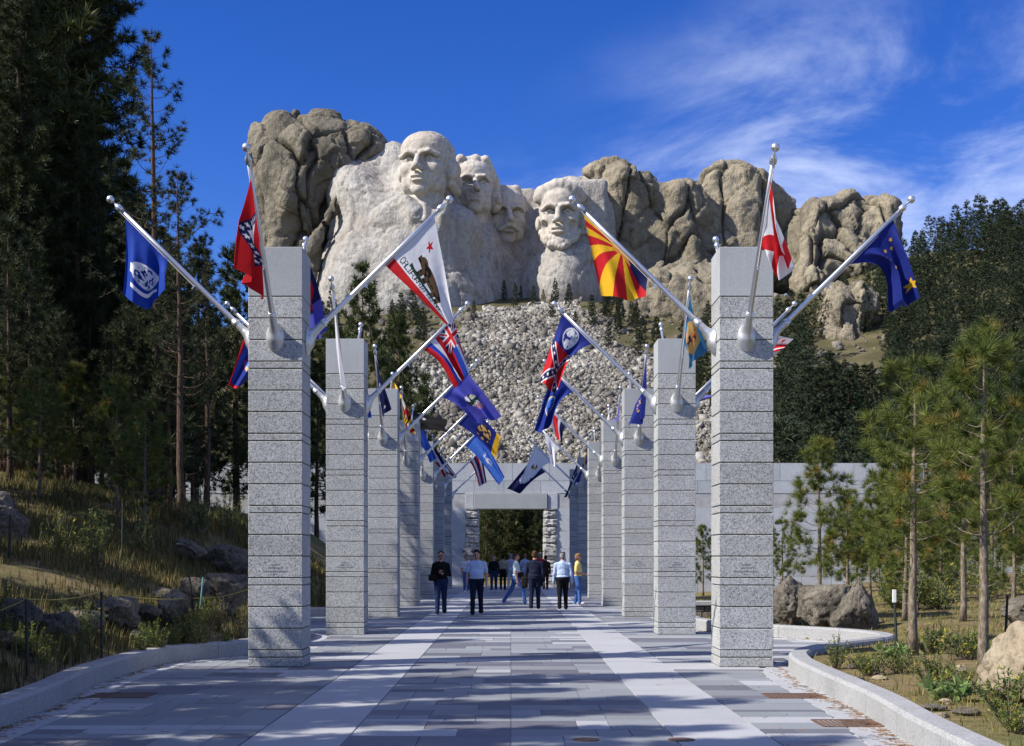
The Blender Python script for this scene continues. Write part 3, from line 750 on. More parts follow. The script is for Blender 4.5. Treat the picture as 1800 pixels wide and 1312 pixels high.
def d_maryland(d):
    x, y = (d.u*2).astype(int), (d.v*2).astype(int); q = (x+y) % 2 == 0; st = ((d.u*12).astype(int) % 2 == 0) ^ (d.u+d.v > 1)
    d.p(q & st, 'gold'); d.p(q & ~st, 'black'); d.p(~q & (((d.u*4).astype(int)+(d.v*4).astype(int)) % 2 == 0), 'red'); d.p(~q & (((d.u*4).astype(int)+(d.v*4).astype(int)) % 2 == 1), 'white')
def d_black(d): d.p((speck(d.u, d.v, 6, 3) > 0.85), 'grey')
def d_kentucky(d): d.seal(0.55, 0.5, 0.30, ('brown', 'buff', 'navy'), 2, 14); d.p((d.u > 0.86), 'gold')
def d_sky(d): d.seal(0.5, 0.5, 0.22, ('white', 'sky', 'sky'), 2, 9)
def d_mississippi(d):
    d.p(d.v < 0.33, 'red'); d.p((d.v > 0.33) & (d.v < 0.66), 'white'); d.p(d.v > 0.66, 'navy'); d.p((np.abs(d.v-d.u) < 0.10), 'white')
def d_alabama(d):
    q = np.minimum(np.abs(d.u-d.v), np.abs(d.u+d.v-1)); d.p(q < 0.16, 'red')
def d_arizona(d):
    x, y = d.u*d.asp, (d.v-0.40); a = np.degrees(np.arctan2(x, y)) % 360
    ray = (a/ (110/10.0)).astype(int); up = a < 110
    d.p(up & (ray % 2 == 0), 'gold'); d.p(up & (ray % 2 == 1), 'red'); d.p(~up, 'navy'); d.star(0.02, 0.40, 0.26, 'copper', 0.5)
def d_alaska(d):
    for cu, cv, r in ((0.16, 0.78, 0.045), (0.25, 0.70, 0.045), (0.22, 0.55, 0.045), (0.36, 0.52, 0.045), (0.42, 0.40, 0.045), (0.30, 0.36, 0.045), (0.48, 0.28, 0.04), (0.80, 0.85, 0.12)): d.star(cu, cv, r, 'gold', 0.2)
def d_delaware(d):
    a = np.abs(d.u-0.5)/0.40 + np.abs(d.v-0.5)/0.45; d.p(a < 1, 'buff'); m = disc(d.u, d.v, 0.5, 0.5, 0.20, d.asp); d.p(m & (speck(d.u, d.v, 16, 5) > 0.1), 'navy'); d.p(m & (speck(d.u, d.v, 16, 9) > 0.3), 'orange')
def d_georgia(d):
    m = d.u > 0.38; x, y = (d.u-0.38)/0.62, d.v; d.p(m, 'red'); q = np.minimum(np.abs(x-y), np.abs(x+y-1)); d.p(m & (q < 0.135), 'white'); d.p(m & (q < 0.095), 'navy')
    for t in (0.12, 0.24, 0.37, 0.63, 0.76, 0.88): d.star(0.38+0.62*t, t, 0.045, 'white'); d.star(0.38+0.62*t, 1-t, 0.045, 'white')
    d.star(0.69, 0.5, 0.05, 'white'); d.disc(0.19, 0.50, 0.24, 'white'); d.disc(0.19, 0.50, 0.215, 'grey'); r = disc(d.u, d.v, 0.19, 0.5, 0.205, d.asp); d.p(r & (speck(d.u, d.v, 24, 3) > 0.15), 'white'); d.p(r & (speck(d.u, d.v, 20, 6) > 0.30), 'royal')
def d_dc(d): d.p(np.abs(d.v-0.30) < 0.11, 'red'); d.p(np.abs(d.v-0.62) < 0.11, 'red'); [d.star(k, 0.85, 0.10, 'red') for k in (0.25, 0.5, 0.75)]
def d_indiana(d):
    for k in range(13): d.star(0.5+0.26*math.cos(k*0.483)/d.asp*1.3, 0.5+0.33*math.sin(k*0.483), 0.055, 'gold')
    d.disc(0.5, 0.5, 0.09, 'gold'); d.p((np.abs(d.u-0.5) < 0.02) & (np.abs(d.v-0.45) < 0.2), 'gold')
def d_idaho(d): d.disc(0.5, 0.5, 0.29, 'straw'); d.disc(0.5, 0.5, 0.26, 'sky'); d.disc(0.5, 0.5, 0.20, 'deep'); d.seal(0.5, 0.5, 0.17, ('deep', 'sky', 'navy'), 3, 16)
def d_iowa(d): d.p(d.v < 0.36, 'navy'); d.p((d.v > 0.36) & (d.v < 0.72), 'red'); d.p(np.abs(d.v-0.36) < 0.06, 'white')
def d_pale(d): d.seal(0.5, 0.5, 0.17, ('pink', 'white', 'pink'), 3, 12)
def d_whiteseal(d): d.seal(0.5, 0.5, 0.20, ('buff', 'white', 'green'), 4, 12)
def d_navydisc(d): d.disc(0.5, 0.5, 0.27, 'white'); d.seal(0.5, 0.5, 0.20, ('grey', 'white', 'navy'), 2, 13)
def d_stripes(d): k = (d.v*6).astype(int) % 3; d.p(k == 0, 'red'); d.p(k == 1, 'white'); d.p(k == 2, 'navy')
def d_goldband(d): d.p(np.abs(d.u-0.4) < 0.16, 'buff')
def d_plain(d): pass
def d_dots(d): [d.star(0.25+0.2*k, 0.5+0.25*math.sin(k*2.2), 0.07, 'white') for k in range(4)]
def flag(side, i, where, t0, t1, pc, pd, base, fn, label, sag=0.0, folds=3, amp=0.10, pa=None, pb=None, res=(40, 64), seed=0, phase=0.0, pinch=0.12):
    """hung along its pole between t0 (top) and t1; pc, pd: where its free corners hang in the photograph"""
    A = pole_world(side, i, where, t0); B = pole_world(side, i, where, t1)
    A = A + np.array([0, 0, -0.04]); B = B + np.array([0, 0, -0.04])
    Ym = (A[1]+B[1])/2
    C = P(*pc, Ym); D = P(*pd, Ym)
    if where in ('front', 'rear'):
        C = P(*pc, A[1]*0.35 + B[1]*0.65); D = P(*pd, B[1])
    nv, nu = res; u, v = np.meshgrid(np.linspace(0, 1, nu), np.linspace(1, 0, nv))   # rows run from the hoist top down
    w = ((1-v)*(1-pinch*np.sin(math.pi*np.clip(u*1.08, 0, 1))))[..., None]; uu = u[..., None]
    e0 = A + (C-A)*uu; e1 = B + (D-B)*uu
    pos = e0*(1-w) + e1*w
    across = B - A; across = across/np.linalg.norm(across); down = (C+D-A-B)/2; down = down/np.linalg.norm(down)
    nrm = np.cross(across, down); nrm = nrm/np.linalg.norm(nrm)
    r = random.Random(seed + i*7 + side)
    ph = r.uniform(0, 6.28) + phase
    wv = np.sin((1-v)*folds*2*math.pi + ph + 1.1*u)*1.0 + 0.45*np.sin((1-v)*folds*3.7*math.pi + 2*ph - 2.2*u)
    env = np.minimum(1, u*2.2)*(0.45 + 0.55*u)
    pos = pos + nrm*(wv*env*amp)[..., None]
    wy = np.cos((1-v)*folds*2*math.pi + ph*1.3 + 0.9*u)
    pos = pos + across*(wy*env*amp*0.35)[..., None]
    pos[..., 2] -= sag*np.sin(math.pi*(1-v))*u
    pos[..., 2] -= 0.06*np.sin(math.pi*(1-v))*np.sin(math.pi*np.clip(u*1.2, 0, 1))*0.5
    asp = 1.5; dy = Dye(u, v, base, asp); fn(dy)
    org = A.copy(); co = (pos - org).reshape(-1, 3)
    ii = (np.arange(nv-1)[:, None]*nu + np.arange(nu-1)[None, :]).ravel(); f = np.stack([ii, ii+1, ii+nu+1, ii+nu], 1)
    me = new_mesh('flag', co, f, [MAT['flag_cloth']], None, True)
    ca = me.color_attributes.new('dye', 'FLOAT_COLOR', 'POINT'); ca.data.foreach_set('color', np.concatenate([dy.c, np.ones(u.shape+(1,))], -1).astype(np.float32).ravel())
    return thing('flag', label, 'flag', org, 0, 'flags along the walk', me)
HI = (110, 170); MD = (60, 96); LO = (30, 46)
flag(-1, 0, 'outer', 0.90, 0.60, (215, 517), (294, 512), 'blue', d_connecticut, 'blue flag with white shield and ribbon, leftmost of all', 0.20, 1.5, 0.11, res=HI, pinch=0.0)
flag(-1, 0, 'front', 0.87, 0.55, (421, 474), (448, 522), 'red', d_arkansas, 'red flag with starred blue diamond before the nearest left pillar', 0.0, 1.6, 0.10, res=HI)
flag(-1, 0, 'inner', 0.90, 0.55, (797, 566), (784, 573), 'white', d_california, 'white flag with red hem, bear and CALIFORNIA REPUBLIC lettering', 0.0, 0.9, 0.06, res=(200, 320), phase=2.0, pinch=0.0)
flag(-1, 0, 'rear', 0.95, 0.55, (569, 585), (549, 604), 'navy', d_colorado, 'navy, red and violet flag behind the nearest left pillar', 0.0, 1.5, 0.08, res=MD)
flag(-1, 1, 'outer', 0.80, 0.40, (400, 676), (431, 668), 'deep', d_guam, 'dark blue flag edged in red left of the nearest left pillar', 0.12, 1.6, 0.10, res=MD)
flag(-1, 1, 'front', 0.90, 0.50, (600, 672), (606, 690), 'white', d_plain, 'tightly furled white flag before the second left pillar', 0.0, 1.5, 0.035, res=MD)
flag(-1, 1, 'inner', 0.87, 0.56, (827, 652), (802, 680), 'white', d_hawaii, 'red, white and blue striped flag with a small union cross', 0.0, 1.7, 0.13, res=MD)
flag(-1, 1, 'rear', 0.9, 0.5, (652, 735), (643, 735), 'blue', d_plain, 'plain blue flag furled behind the second left pillar', 0.0, 1.5, 0.05, res=LO)
flag(-1, 2, 'front', 0.90, 0.52, (687, 716), (670, 737), 'navy', d_dots, 'furled navy flag hanging before the third left pillar', 0.0, 1.4, 0.05, res=MD)
flag(-1, 2, 'inner', 0.88, 0.55, (880, 735), (838, 742), 'purple', d_kansas, 'violet blue flag with a small white and gold emblem', 0.0, 1.6, 0.13, res=MD)
flag(-1, 2, 'rear', 0.95, 0.6, (705, 700), (695, 705), 'gold', d_plain, 'gold flag showing just above the third left pillar', 0.0, 1.0, 0.05, res=LO)
flag(-1, 3, 'front', 0.90, 0.52, (733, 764), (718, 758), 'white', d_maryland, 'black, gold, red and white flag before the fourth left pillar', 0.0, 1.6, 0.06, res=MD)
flag(-1, 3, 'rear', 0.92, 0.55, (787, 740), (782, 760), 'black', d_black, 'black flag blowing sideways behind the fourth left pillar', 0.0, 1.0, 0.06, res=LO)
flag(-1, 3, 'inner', 0.86, 0.60, (879, 768), (872, 808), 'royal', d_kentucky, 'dark blue flag with brown and gold seal on the left', 0.0, 1.1, 0.09, res=MD)
flag(-1, 4, 'front', 0.90, 0.50, (765, 806), (757, 813), 'blue', d_plain, 'furled blue flag before the fifth left pillar', 0.0, 1.2, 0.05, res=LO)
flag(-1, 4, 'inner', 0.86, 0.58, (888, 838), (878, 852), 'sky', d_sky, 'light blue flag hanging before the far gateway', 0.0, 1.1, 0.08, res=LO)
flag(-1, 5, 'front', 0.90, 0.50, (789, 832), (782, 838), 'red', d_mississippi, 'furled dark flag with red stripe before the sixth left pillar', 0.0, 1.4, 0.05, res=LO)
flag(-1, 5, 'inner', 0.80, 0.55, (856, 848), (843, 855), 'white', d_stripes, 'small red, white and navy flag before the far gateway wall', 0.0, 1.3, 0.06, res=LO)
flag(-1, 6, 'front', 0.90, 0.50, (803, 838), (799, 842), 'sky', d_stripes, 'furled striped flag before the farthest left pillar', 0.0, 1.2, 0.04, res=LO)
flag(1, 0, 'front', 0.86, 0.50, (1393, 470), (1368, 495), 'white', d_alabama, 'white flag with red diagonal cross before the nearest right pillar', 0.0, 1.3, 0.10, res=HI)
flag(1, 0, 'inner', 0.93, 0.47, (1058, 520), (1137, 524), 'gold', d_arizona, 'red and gold sunburst flag with copper star and navy half', 0.03, 1.3, 0.07, res=(140, 200), pinch=0.0)
flag(1, 0, 'outer', 0.88, 0.55, (1611, 530), (1575, 543), 'royal', d_alaska, 'deep blue flag with gold stars, rightmost of all', 0.0, 1.6, 0.15, res=HI, pinch=0.5)
flag(1, 1, 'front', 0.92, 0.50, (1243, 612), (1206, 650), 'teal', d_delaware, 'teal flag with buff diamond before the second right pillar', 0.0, 1.5, 0.09, res=MD)
flag(1, 1, 'inner', 0.93, 0.62, (951, 672), (975, 693), 'royal', d_georgia, 'navy flag with round seal and red starred saltire panel', 0.0, 1.3, 0.13, res=HI, pinch=0.25)
flag(1, 1, 'outer', 0.72, 0.30, (1393, 598), (1366, 622), 'white', d_dc, 'red and white striped flag right of the nearest right pillar', 0.0, 1.3, 0.06, res=MD)
flag(1, 1, 'rear', 0.95, 0.6, (1170, 625), (1160, 630), 'white', d_dc, 'red and white flag tip above the second right pillar', 0.0, 1.3, 0.05, res=LO)
flag(1, 2, 'front', 0.92, 0.50, (1136, 737), (1106, 750), 'royal', d_indiana, 'royal blue flag with ring of gold stars before the third right pillar', 0.0, 1.3, 0.08, res=MD)
flag(1, 2, 'inner', 0.90, 0.62, (941, 757), (963, 750), 'deep', d_idaho, 'dark blue flag with a round seal right of the walk', 0.10, 1.6, 0.13, res=MD, pinch=0.3)
flag(1, 2, 'outer', 0.6, 0.25, (1254, 697), (1231, 705), 'lilac', d_plain, 'lilac blue flag between the first two right pillars', 0.0, 1.0, 0.05, res=LO)
flag(1, 2, 'rear', 0.95, 0.5, (1108, 715), (1100, 720), 'royal', d_plain, 'blue flag tip rising above the third right pillar', 0.0, 1.0, 0.05, res=LO)
flag(1, 3, 'front', 0.92, 0.55, (1088, 742), (1077, 738), 'lilac', d_plain, 'furled lilac flag before the fourth right pillar', 0.0, 1.0, 0.04, res=LO)
flag(1, 3, 'inner', 0.88, 0.55, (976, 768), (988, 778), 'white', d_iowa, 'navy, red and white banded flag right of the walk', 0.0, 1.0, 0.06, res=MD)
flag(1, 3, 'rear', 0.95, 0.5, (1064, 765), (1060, 770), 'white', d_dc, 'red and white flag tip above the fourth right pillar', 0.0, 1.0, 0.03, res=LO)
flag(1, 4, 'rear', 0.90, 0.5, (1043, 797), (1030, 800), 'gold', d_plain, 'bright yellow flag above the fifth right pillar', 0.0, 1.0, 0.05, res=LO)
flag(1, 4, 'inner', 0.82, 0.55, (967, 812), (976, 822), 'white', d_pale, 'white flag with a pale pink seal near the gateway', 0.0, 1.2, 0.05, res=LO)
flag(1, 5, 'front', 0.92, 0.50, (1018, 845), (1008, 852), 'royal', d_goldband, 'furled blue flag with orange band before the sixth right pillar', 0.0, 1.2, 0.05, res=LO)
flag(1, 5, 'inner', 0.92, 0.55, (914, 852), (936, 840), 'white', d_whiteseal, 'white flag with small seal before the far gateway', 0.0, 1.2, 0.08, res=LO)
flag(1, 6, 'front', 0.92, 0.50, (998, 868), (990, 878), 'navy', d_dots, 'furled navy flag before the farthest right pillar', 0.0, 1.2, 0.05, res=LO)
flag(1, 6, 'inner', 0.92, 0.58, (891, 859), (914, 868), 'navy', d_navydisc, 'navy flag with white disc before the far gateway', 0.0, 1.1, 0.07, res=LO)
# ------------------------------------------------------------------ gateway wall at the end of the walk
WY = 76.0; wpx = F_PX/WY
def wx(px): return (px-VX)/wpx
def wz(py): return CAM_H - (py-VY)/wpx
gate = thing('gateway_wall', 'long grey granite wall with a wide gateway at the end of the walk', 'wall', (0, WY, 0))
WT = wz(814)
mb = MB(); jn = 0.012
for a, b, z0, z1 in ((-27, wx(819), -1.5, WT-0.02), (wx(979), 33, -1.5, WT-0.02), (wx(819), wx(979), wz(868)+0.02, WT-0.02)):
    mb.box((a, 0.02, z0), (b, 1.0, z1))
build(mb, 'wall_core', MAT['grout'], gate)
rw = random.Random(4); zt = WT; row = 0
while zt > -0.6:
    hgt = [1.02, 1.55, 1.30, 1.02, 1.55, 1.30, 1.3][row % 7]; z0 = zt-hgt
    for a, b in ((-27, wx(819)), (wx(979), 33)) if zt < wz(868)+0.3 else ((-27, 33),):
        x = a
        while x < b-0.05:
            x2 = min(x + rw.choice([1.7, 2.1, 2.1, 2.6]), b)
            if b - x2 < 0.7: x2 = b
            zb = max(z0, wz(868)+0.01) if (a < 0 < b) else z0
            if zt - zb > 0.05:
                m_ = MB(); m_.box((x+jn, -0.005*rw.random(), zb+jn), (x2-jn, 0.03, zt-jn)); build(m_, 'wall_panel', MAT['granite_wall'], gate)
            x = x2
    zt = z0; row += 1
mb = MB(); mb.box((wx(833), -0.12, wz(895)), (wx(962), 1.05, wz(868)), 0.02); build(mb, 'lintel', MAT['granite_cap'], gate)
for x0, x1 in ((wx(817.5), wx(832.5)), (wx(962.5), wx(980.5))):
    mb = MB(); mb.box((x0+0.01, -0.03, wz(895)+0.01), (x1-0.01, 0.95, wz(868)+0.02), 0.01); build(mb, 'corner_stone', MAT['granite_wall'], gate)
for x0, x1 in ((wx(818), wx(842)), (wx(955), wx(980))):
    z = 0.0; k = 0
    while z < wz(895)-0.05:
        hgt = min(0.47, wz(895)-z)
        bm = bmesh.new(); bmesh.ops.create_cube(bm, size=1); bmesh.ops.subdivide_edges(bm, edges=list(bm.edges), cuts=5, use_grid_fill=True)
        for w in bm.verts:
            q = w.co.copy(); e = max(abs(q.x), abs(q.z))
            w.co = Vector(((x0+x1)/2 + q.x*(x1-x0-0.02), 0.45 + q.y*1.0, z + hgt/2 + q.z*(hgt-0.025)))
            if q.y < -0.49 and e < 0.45: w.co.y -= 0.03 + 0.09*rw.random()
            if abs(q.x) > 0.49 and abs(q.y) < 0.45 and abs(q.z) < 0.45: w.co.x += (0.03*rw.random())*(1 if q.x > 0 else -1)
        me = bpy.data.meshes.new('rough_block'); bm.to_mesh(me); bm.free(); me.materials.append(MAT['granite_rough']); link('rough_block', me, gate)
        z += hgt; k += 1
for px, lab in ((823, 'small pale notice on the rough pier left of the gateway'), (967, 'small pale notice on the rough pier right of the gateway')):
    t = thing('wall_sign', lab, 'sign', (wx(px), WY-0.20, wz(970)))
    mb = MB(); mb.box((-0.34, -0.02, -0.20), (0.34, 0.02, 0.20)); bd = build(mb, 'board', MAT['granite_rough'], t)
    for s in (-1, 1):
        mb = MB(); mb.add([(s*0.30, -0.024, 0.10), (s*0.12, -0.024, 0.0), (s*0.30, -0.024, -0.10)], [(0, 1, 2)]); mb.box((min(s*0.30, s*0.22), -0.0235, -0.035), (max(s*0.30, s*0.22), -0.0225, 0.035)); build(mb, 'arrow', MAT['engraving'], bd)

# ------------------------------------------------------------------ the granite mountain
def E(vol, px, py, rx, ry, Y, rd, tilt=0.0, k=0.0, op='add', yaw=0.0):
    s = Y/F_PX; vol.ell(P(px, py, Y), (rx*s, rd, ry*s), rot(yaw, 0, -tilt), k, op)
def cellrand(p, seed):
    """random value of the nearest cell, and distance to its border"""
    i = np.floor(p).astype(np.int64); f = p - i; d1 = np.full(len(p), 9.0); d2 = np.full(len(p), 9.0); val = np.zeros(len(p)); off = np.zeros(len(p))
    for dx in (-1, 0, 1):
        for dy in (-1, 0, 1):
            for dz in (-1, 0, 1):
                c = [i[:, 0]+dx, i[:, 1]+dy, i[:, 2]+dz]
                q = (dx + _h(*c, seed) - f[:, 0])**2 + (dy + _h(*c, seed+1) - f[:, 1])**2 + (dz + _h(*c, seed+2) - f[:, 2])**2
                m = q < d1; val = np.where(m, _h(*c, seed+7), val); off = np.where(m, (f[:, 0]-dx-_h(*c, seed))*(_h(*c, seed+8)-0.5) + (f[:, 1]-dy-_h(*c, seed+1))*(_h(*c, seed+9)-0.5) + (f[:, 2]-dz-_h(*c, seed+2))*(_h(*c, seed+10)-0.5), off); d2 = np.minimum(d2, np.maximum(d1, q)); d1 = np.minimum(d1, q)
    return val, np.sqrt(d2)-np.sqrt(d1), off
def crag(name, vol, mat, seed, crack=1.0, cell=(9.0, 9.0, 20.0), rough=1.0, wid=0.05, label=None, block=0.0, facet=1.0):
    v, f, _ = vol.mesh(); N = normals(v, f); cell = np.array(cell)
    wv = v + 0.8*np.stack([fbm(v*0.10, 3, seed+20), fbm(v*0.10+9, 3, seed+21), fbm(v*0.10+19, 3, seed+22)], -1)
    r1, e1, f1 = cellrand(wv/cell, seed); c = 1 - smooth01(e1, 0.0, wid)
    r2, e2, f2 = cellrand(wv/(cell*np.array([0.7, 0.7, 0.34])), seed+5); c2 = 1 - smooth01(e2, 0.0, wid*0.8)
    pil = np.sqrt(np.clip(e1/0.34, 0, 1)) - 1; pil2 = np.sqrt(np.clip(e2/0.30, 0, 1)) - 1
    disp = rough*(0.30*fbm(v*0.11, 4, seed) + 0.30*fbm(v*0.5, 4, seed+3, 0.65)) + crack*(0.95*pil + 0.15*pil2 - 1.5*c - 0.45*c2 - 0.5) + facet*(3.8*f1 + 1.5*f2) + block*(r1-0.5)*1.5 + block*(r2-0.5)*0.9
    v = v + N*disp[:, None]
    me = new_mesh(name, v, f, [mat], None, True); set_attr(me, 'crack', np.clip(c*0.9 + c2*0.35, 0, 1)*min(1, crack))
    o = structure(name, me, label); return o
# weathered mass on the left
vl = Vol(P(420, 620, 430)*[1, 0, 1] + [0, 375, 0], P(720, 170, 430)*[1, 0, 1] + [0, 460, 0], 0.6)
for a in ((530, 400, 88, 190, 422, 24), (600, 360, 75, 110, 425, 22), (620, 470, 60, 130, 424, 20)): E(vl, *a, k=5)
for a in ((502, 232, 32, 36, 412, 12, -8), (470, 268, 20, 40, 411, 10, 12), (459, 330, 15, 95, 410, 9, 0), (500, 300, 24, 62, 402, 9, 14), (537, 262, 34, 36, 404, 11, 32), (578, 232, 46, 34, 412, 13, 0), (560, 285, 30, 48, 399, 9, 10), (528, 320, 22, 52, 397, 7, 22),
          (602, 290, 30, 62, 402, 10, 8), (640, 262, 42, 34, 410, 13, 28), (668, 276, 28, 22, 408, 10, 25), (626, 320, 36, 60, 408, 11, 10), (512, 352, 30, 48, 396, 9, -8), (490, 420, 22, 70, 402, 9, 0), (545, 395, 26, 64, 401, 9, 12), (505, 470, 40, 80, 405, 12, 0), (478, 300, 14, 40, 402, 7, 6)): E(vl, *a, k=6)
s_ = 392/F_PX; vl.cap(P(606, 326, 394), P(582, 372, 390), 13*s_, 15*s_, 1); vl.cap(P(580, 374, 389), P(545, 440, 388), 15*s_, 14*s_, 1); vl.cap(P(560, 410, 391), P(545, 520, 392), 14*s_, 18*s_, 1)
crag('granite_outcrop', vl, MAT['rock_weathered'], 11, 1.25, (13, 13, 32), 1.0, 0.06, None, 0.5)
# weathered and tawny masses on the right
vr = Vol(P(1010, 700, 430)*[1, 0, 1] + [0, 375, 0], P(1430, 270, 430)*[1, 0, 1] + [0, 465, 0], 0.65)
for a in ((1075, 420, 55, 120, 428, 20), (1180, 480, 80, 120, 426, 22), (1300, 440, 75, 120, 434, 22), (1240, 560, 110, 120, 422, 24)): E(vr, *a, k=5)
for a in ((1040, 312, 26, 17, 418, 9, -14), (1068, 303, 26, 15, 416, 9, 0), (1098, 322, 34, 32, 410, 12, 0), (1138, 330, 17, 27, 413, 9, 0), (1128, 355, 20, 30, 412, 9, 0), (1088, 385, 34, 80, 410, 10, 0), (1118, 430, 26, 80, 411, 9, -6), (1062, 420, 26, 90, 413, 10, 0), (1095, 510, 34, 60, 408, 10, 0),
          (1172, 356, 18, 34, 412, 8, -14), (1190, 352, 16, 36, 410, 8, 0), (1210, 350, 15, 34, 411, 8, 8), (1228, 368, 16, 36, 413, 8, 14), (1195, 392, 42, 22, 411, 9, 10), (1170, 440, 32, 60, 407, 10, -8), (1215, 455, 30, 70, 407, 10, 8), (1160, 520, 34, 60, 402, 10, 0), (1205, 540, 30, 70, 402, 9, 0),
          (1248, 330, 30, 34, 424, 11, 30), (1275, 312, 22, 22, 424, 9, 0), (1302, 312, 20, 24, 422, 9, 0), (1328, 325, 26, 28, 423, 10, -16), (1262, 375, 24, 40, 420, 9, 8), (1292, 380, 24, 50, 418, 9, 0), (1322, 388, 24, 55, 420, 9, -4), (1355, 372, 28, 44, 426, 10, -16), (1388, 388, 20, 40, 428, 9, -12), (1270, 470, 34, 70, 414, 10, 0), (1320, 480, 34, 70, 416, 10, 0), (1375, 460, 28, 60, 424, 10, 0), (1130, 590, 50, 50, 398, 11, 0), (1250, 600, 60, 60, 398, 12, 0)): E(vr, *a, k=5.5)
crag('granite_outcrop', vr, MAT['rock_tawny'], 31, 1.25, (13, 13, 34), 1.0, 0.06, None, 0.5)
vp = Vol(P(1350, 660, 420)*[1, 0, 1] + [0, 330, 0], P(1620, 320, 420)*[1, 0, 1] + [0, 450, 0], 0.65)
for a in ((1470, 440, 55, 90, 418, 18), (1530, 430, 45, 70, 420, 16), (1402, 450, 34, 80, 422, 14)): E(vp, *a, k=4)
for a in ((1430, 392, 24, 44, 408, 9, 0), (1458, 378, 24, 30, 410, 8, 14), (1491, 360, 22, 25, 412, 8, 0), (1490, 400, 22, 34, 410, 8, 0), (1543, 374, 40, 31, 412, 11, 6), (1545, 415, 30, 34, 410, 9, 0), (1418, 440, 20, 40, 404, 8, 0), (1446, 448, 26, 44, 403, 8, 0), (1478, 455, 22, 40, 404, 8, 0), (1425, 500, 34, 40, 398, 9, 0), (1510, 470, 30, 40, 402, 9, 0)): E(vp, *a, k=4.5)
crag('granite_outcrop', vp, MAT['rock_tawny'], 51, 1.1, (11, 11, 26), 1.0, 0.06, None, 0.4)
vq = Vol(P(1400, 680, 330)*[1, 0, 1] + [0, 285, 0], P(1600, 480, 330)*[1, 0, 1] + [0, 350, 0], 0.55)
for a in ((1490, 560, 48, 60, 325, 10, 0), (1470, 545, 24, 52, 317, 6, 6), (1505, 540, 22, 44, 316, 6, 0), (1530, 540, 24, 34, 319, 6, -10), (1490, 600, 30, 40, 315, 6, -8), (1515, 612, 20, 24, 314, 5, 0), (1450, 590, 18, 34, 318, 5, 0)): E(vq, *a, k=2.5)
crag('granite_outcrop', vq, MAT['rock_tawny'], 71, 0.8, (6, 6, 14), 0.8, 0.06, None, 0.4)
vs = Vol(P(1060, 760, 340)*[1, 0, 1] + [0, 275, 0], P(1320, 440, 340)*[1, 0, 1] + [0, 385, 0], 0.65)
for a in ((1200, 560, 70, 110, 362, 22, 0), (1150, 560, 46, 90, 360, 18, 0), (1255, 600, 50, 130, 352, 22, 0)): E(vs, *a, k=4)
for a in ((1120, 545, 26, 46, 346, 8, 0), (1152, 530, 24, 60, 344, 8, 0), (1186, 545, 26, 70, 341, 8, 4), (1220, 560, 24, 80, 338, 8, 0), (1250, 575, 22, 90, 335, 8, -4), (1105, 595, 22, 30, 342, 7, 0), (1140, 600, 24, 36, 340, 7, 0), (1180, 630, 26, 50, 334, 8, 0), (1215, 660, 26, 60, 328, 8, 0), (1245, 690, 26, 60, 322, 8, 0), (1280, 640, 24, 90, 332, 8, 0)): E(vs, *a, k=3.5)
crag('granite_outcrop', vs, MAT['rock_tawny'], 81, 1.0, (8, 8, 14), 1.0, 0.06, None, 0.5)
# pale blasted rock round the carving
vc = Vol(P(545, 640, 420)*[1, 0, 1] + [0, 360, 0], P(1110, 240, 420)*[1, 0, 1] + [0, 450, 0], 0.65)
for a in ((728, 480, 140, 138, 410, 32, 0), (655, 400, 66, 128, 412, 26, 28), (690, 330, 44, 66, 415, 17, 24), (748, 350, 60, 70, 405, 18, 0), (640, 520, 80, 110, 412, 34, 0), (700, 290, 22, 30, 412, 12, 20),
          (848, 505, 50, 115, 416, 22, 0), (833, 380, 40, 92, 421, 13, 0), (880, 420, 40, 80, 431, 13, 0), (1002, 420, 62, 100, 424, 22, 0), (1000, 545, 95, 95, 414, 24, 0), (1046, 410, 34, 86, 411, 17, 0), (1030, 440, 40, 50, 408, 16, 0), (893, 505, 44, 76, 418, 14, 0), (930, 490, 90, 110, 430, 18, 0), (988, 516, 66, 84, 401, 18, 0), (735, 560, 170, 120, 408, 34, 0)): E(vc, *a, k=6)
vc.box(P(945, 450, 434), (24, 10, 19.5), None, 2, 3)          # wall behind the third and fourth heads
vc.box(P(1030, 385, 424), (9, 10, 11), None, 2, 3)
vc.box(P(1026, 402, 399), (6.6, 8.0, 13.0), None, 1.5, 2.5); vc.box(P(893, 440, 424), (6.0, 9.0, 15.5), None, 2, 2.5); vc.box(P(832, 370, 413), (5.4, 9.0, 13.5), None, 2, 2.5); E(vc, 986, 466, 36, 32, 393, 7, 0, 3)
for px, py, rx, rz, Yf in ((1026, 420, 18, 13, 394), (1054, 432, 12, 18, 395), (1022, 450, 20, 13, 391)):      # squared blocks left beside the fourth head
    s_ = Yf/F_PX; vc.box(P(px, py, Yf), (rx*s_, 3, rz*s_), None, 0.5, 0.6)
vc.box(P(1026, 420, 391), (2.2, 0.9, 1.3), None, 0.1, 0, 'sub')
E(vc, 918, 395, 20, 50, 402, 11, 0, 3, 'sub')                 # the recess of the third head
crag('carved_cliff', vc, MAT['rock_carved'], 91, 0.25, (12, 12, 16), 0.45, 0.022, None, 0.25, 0.38)

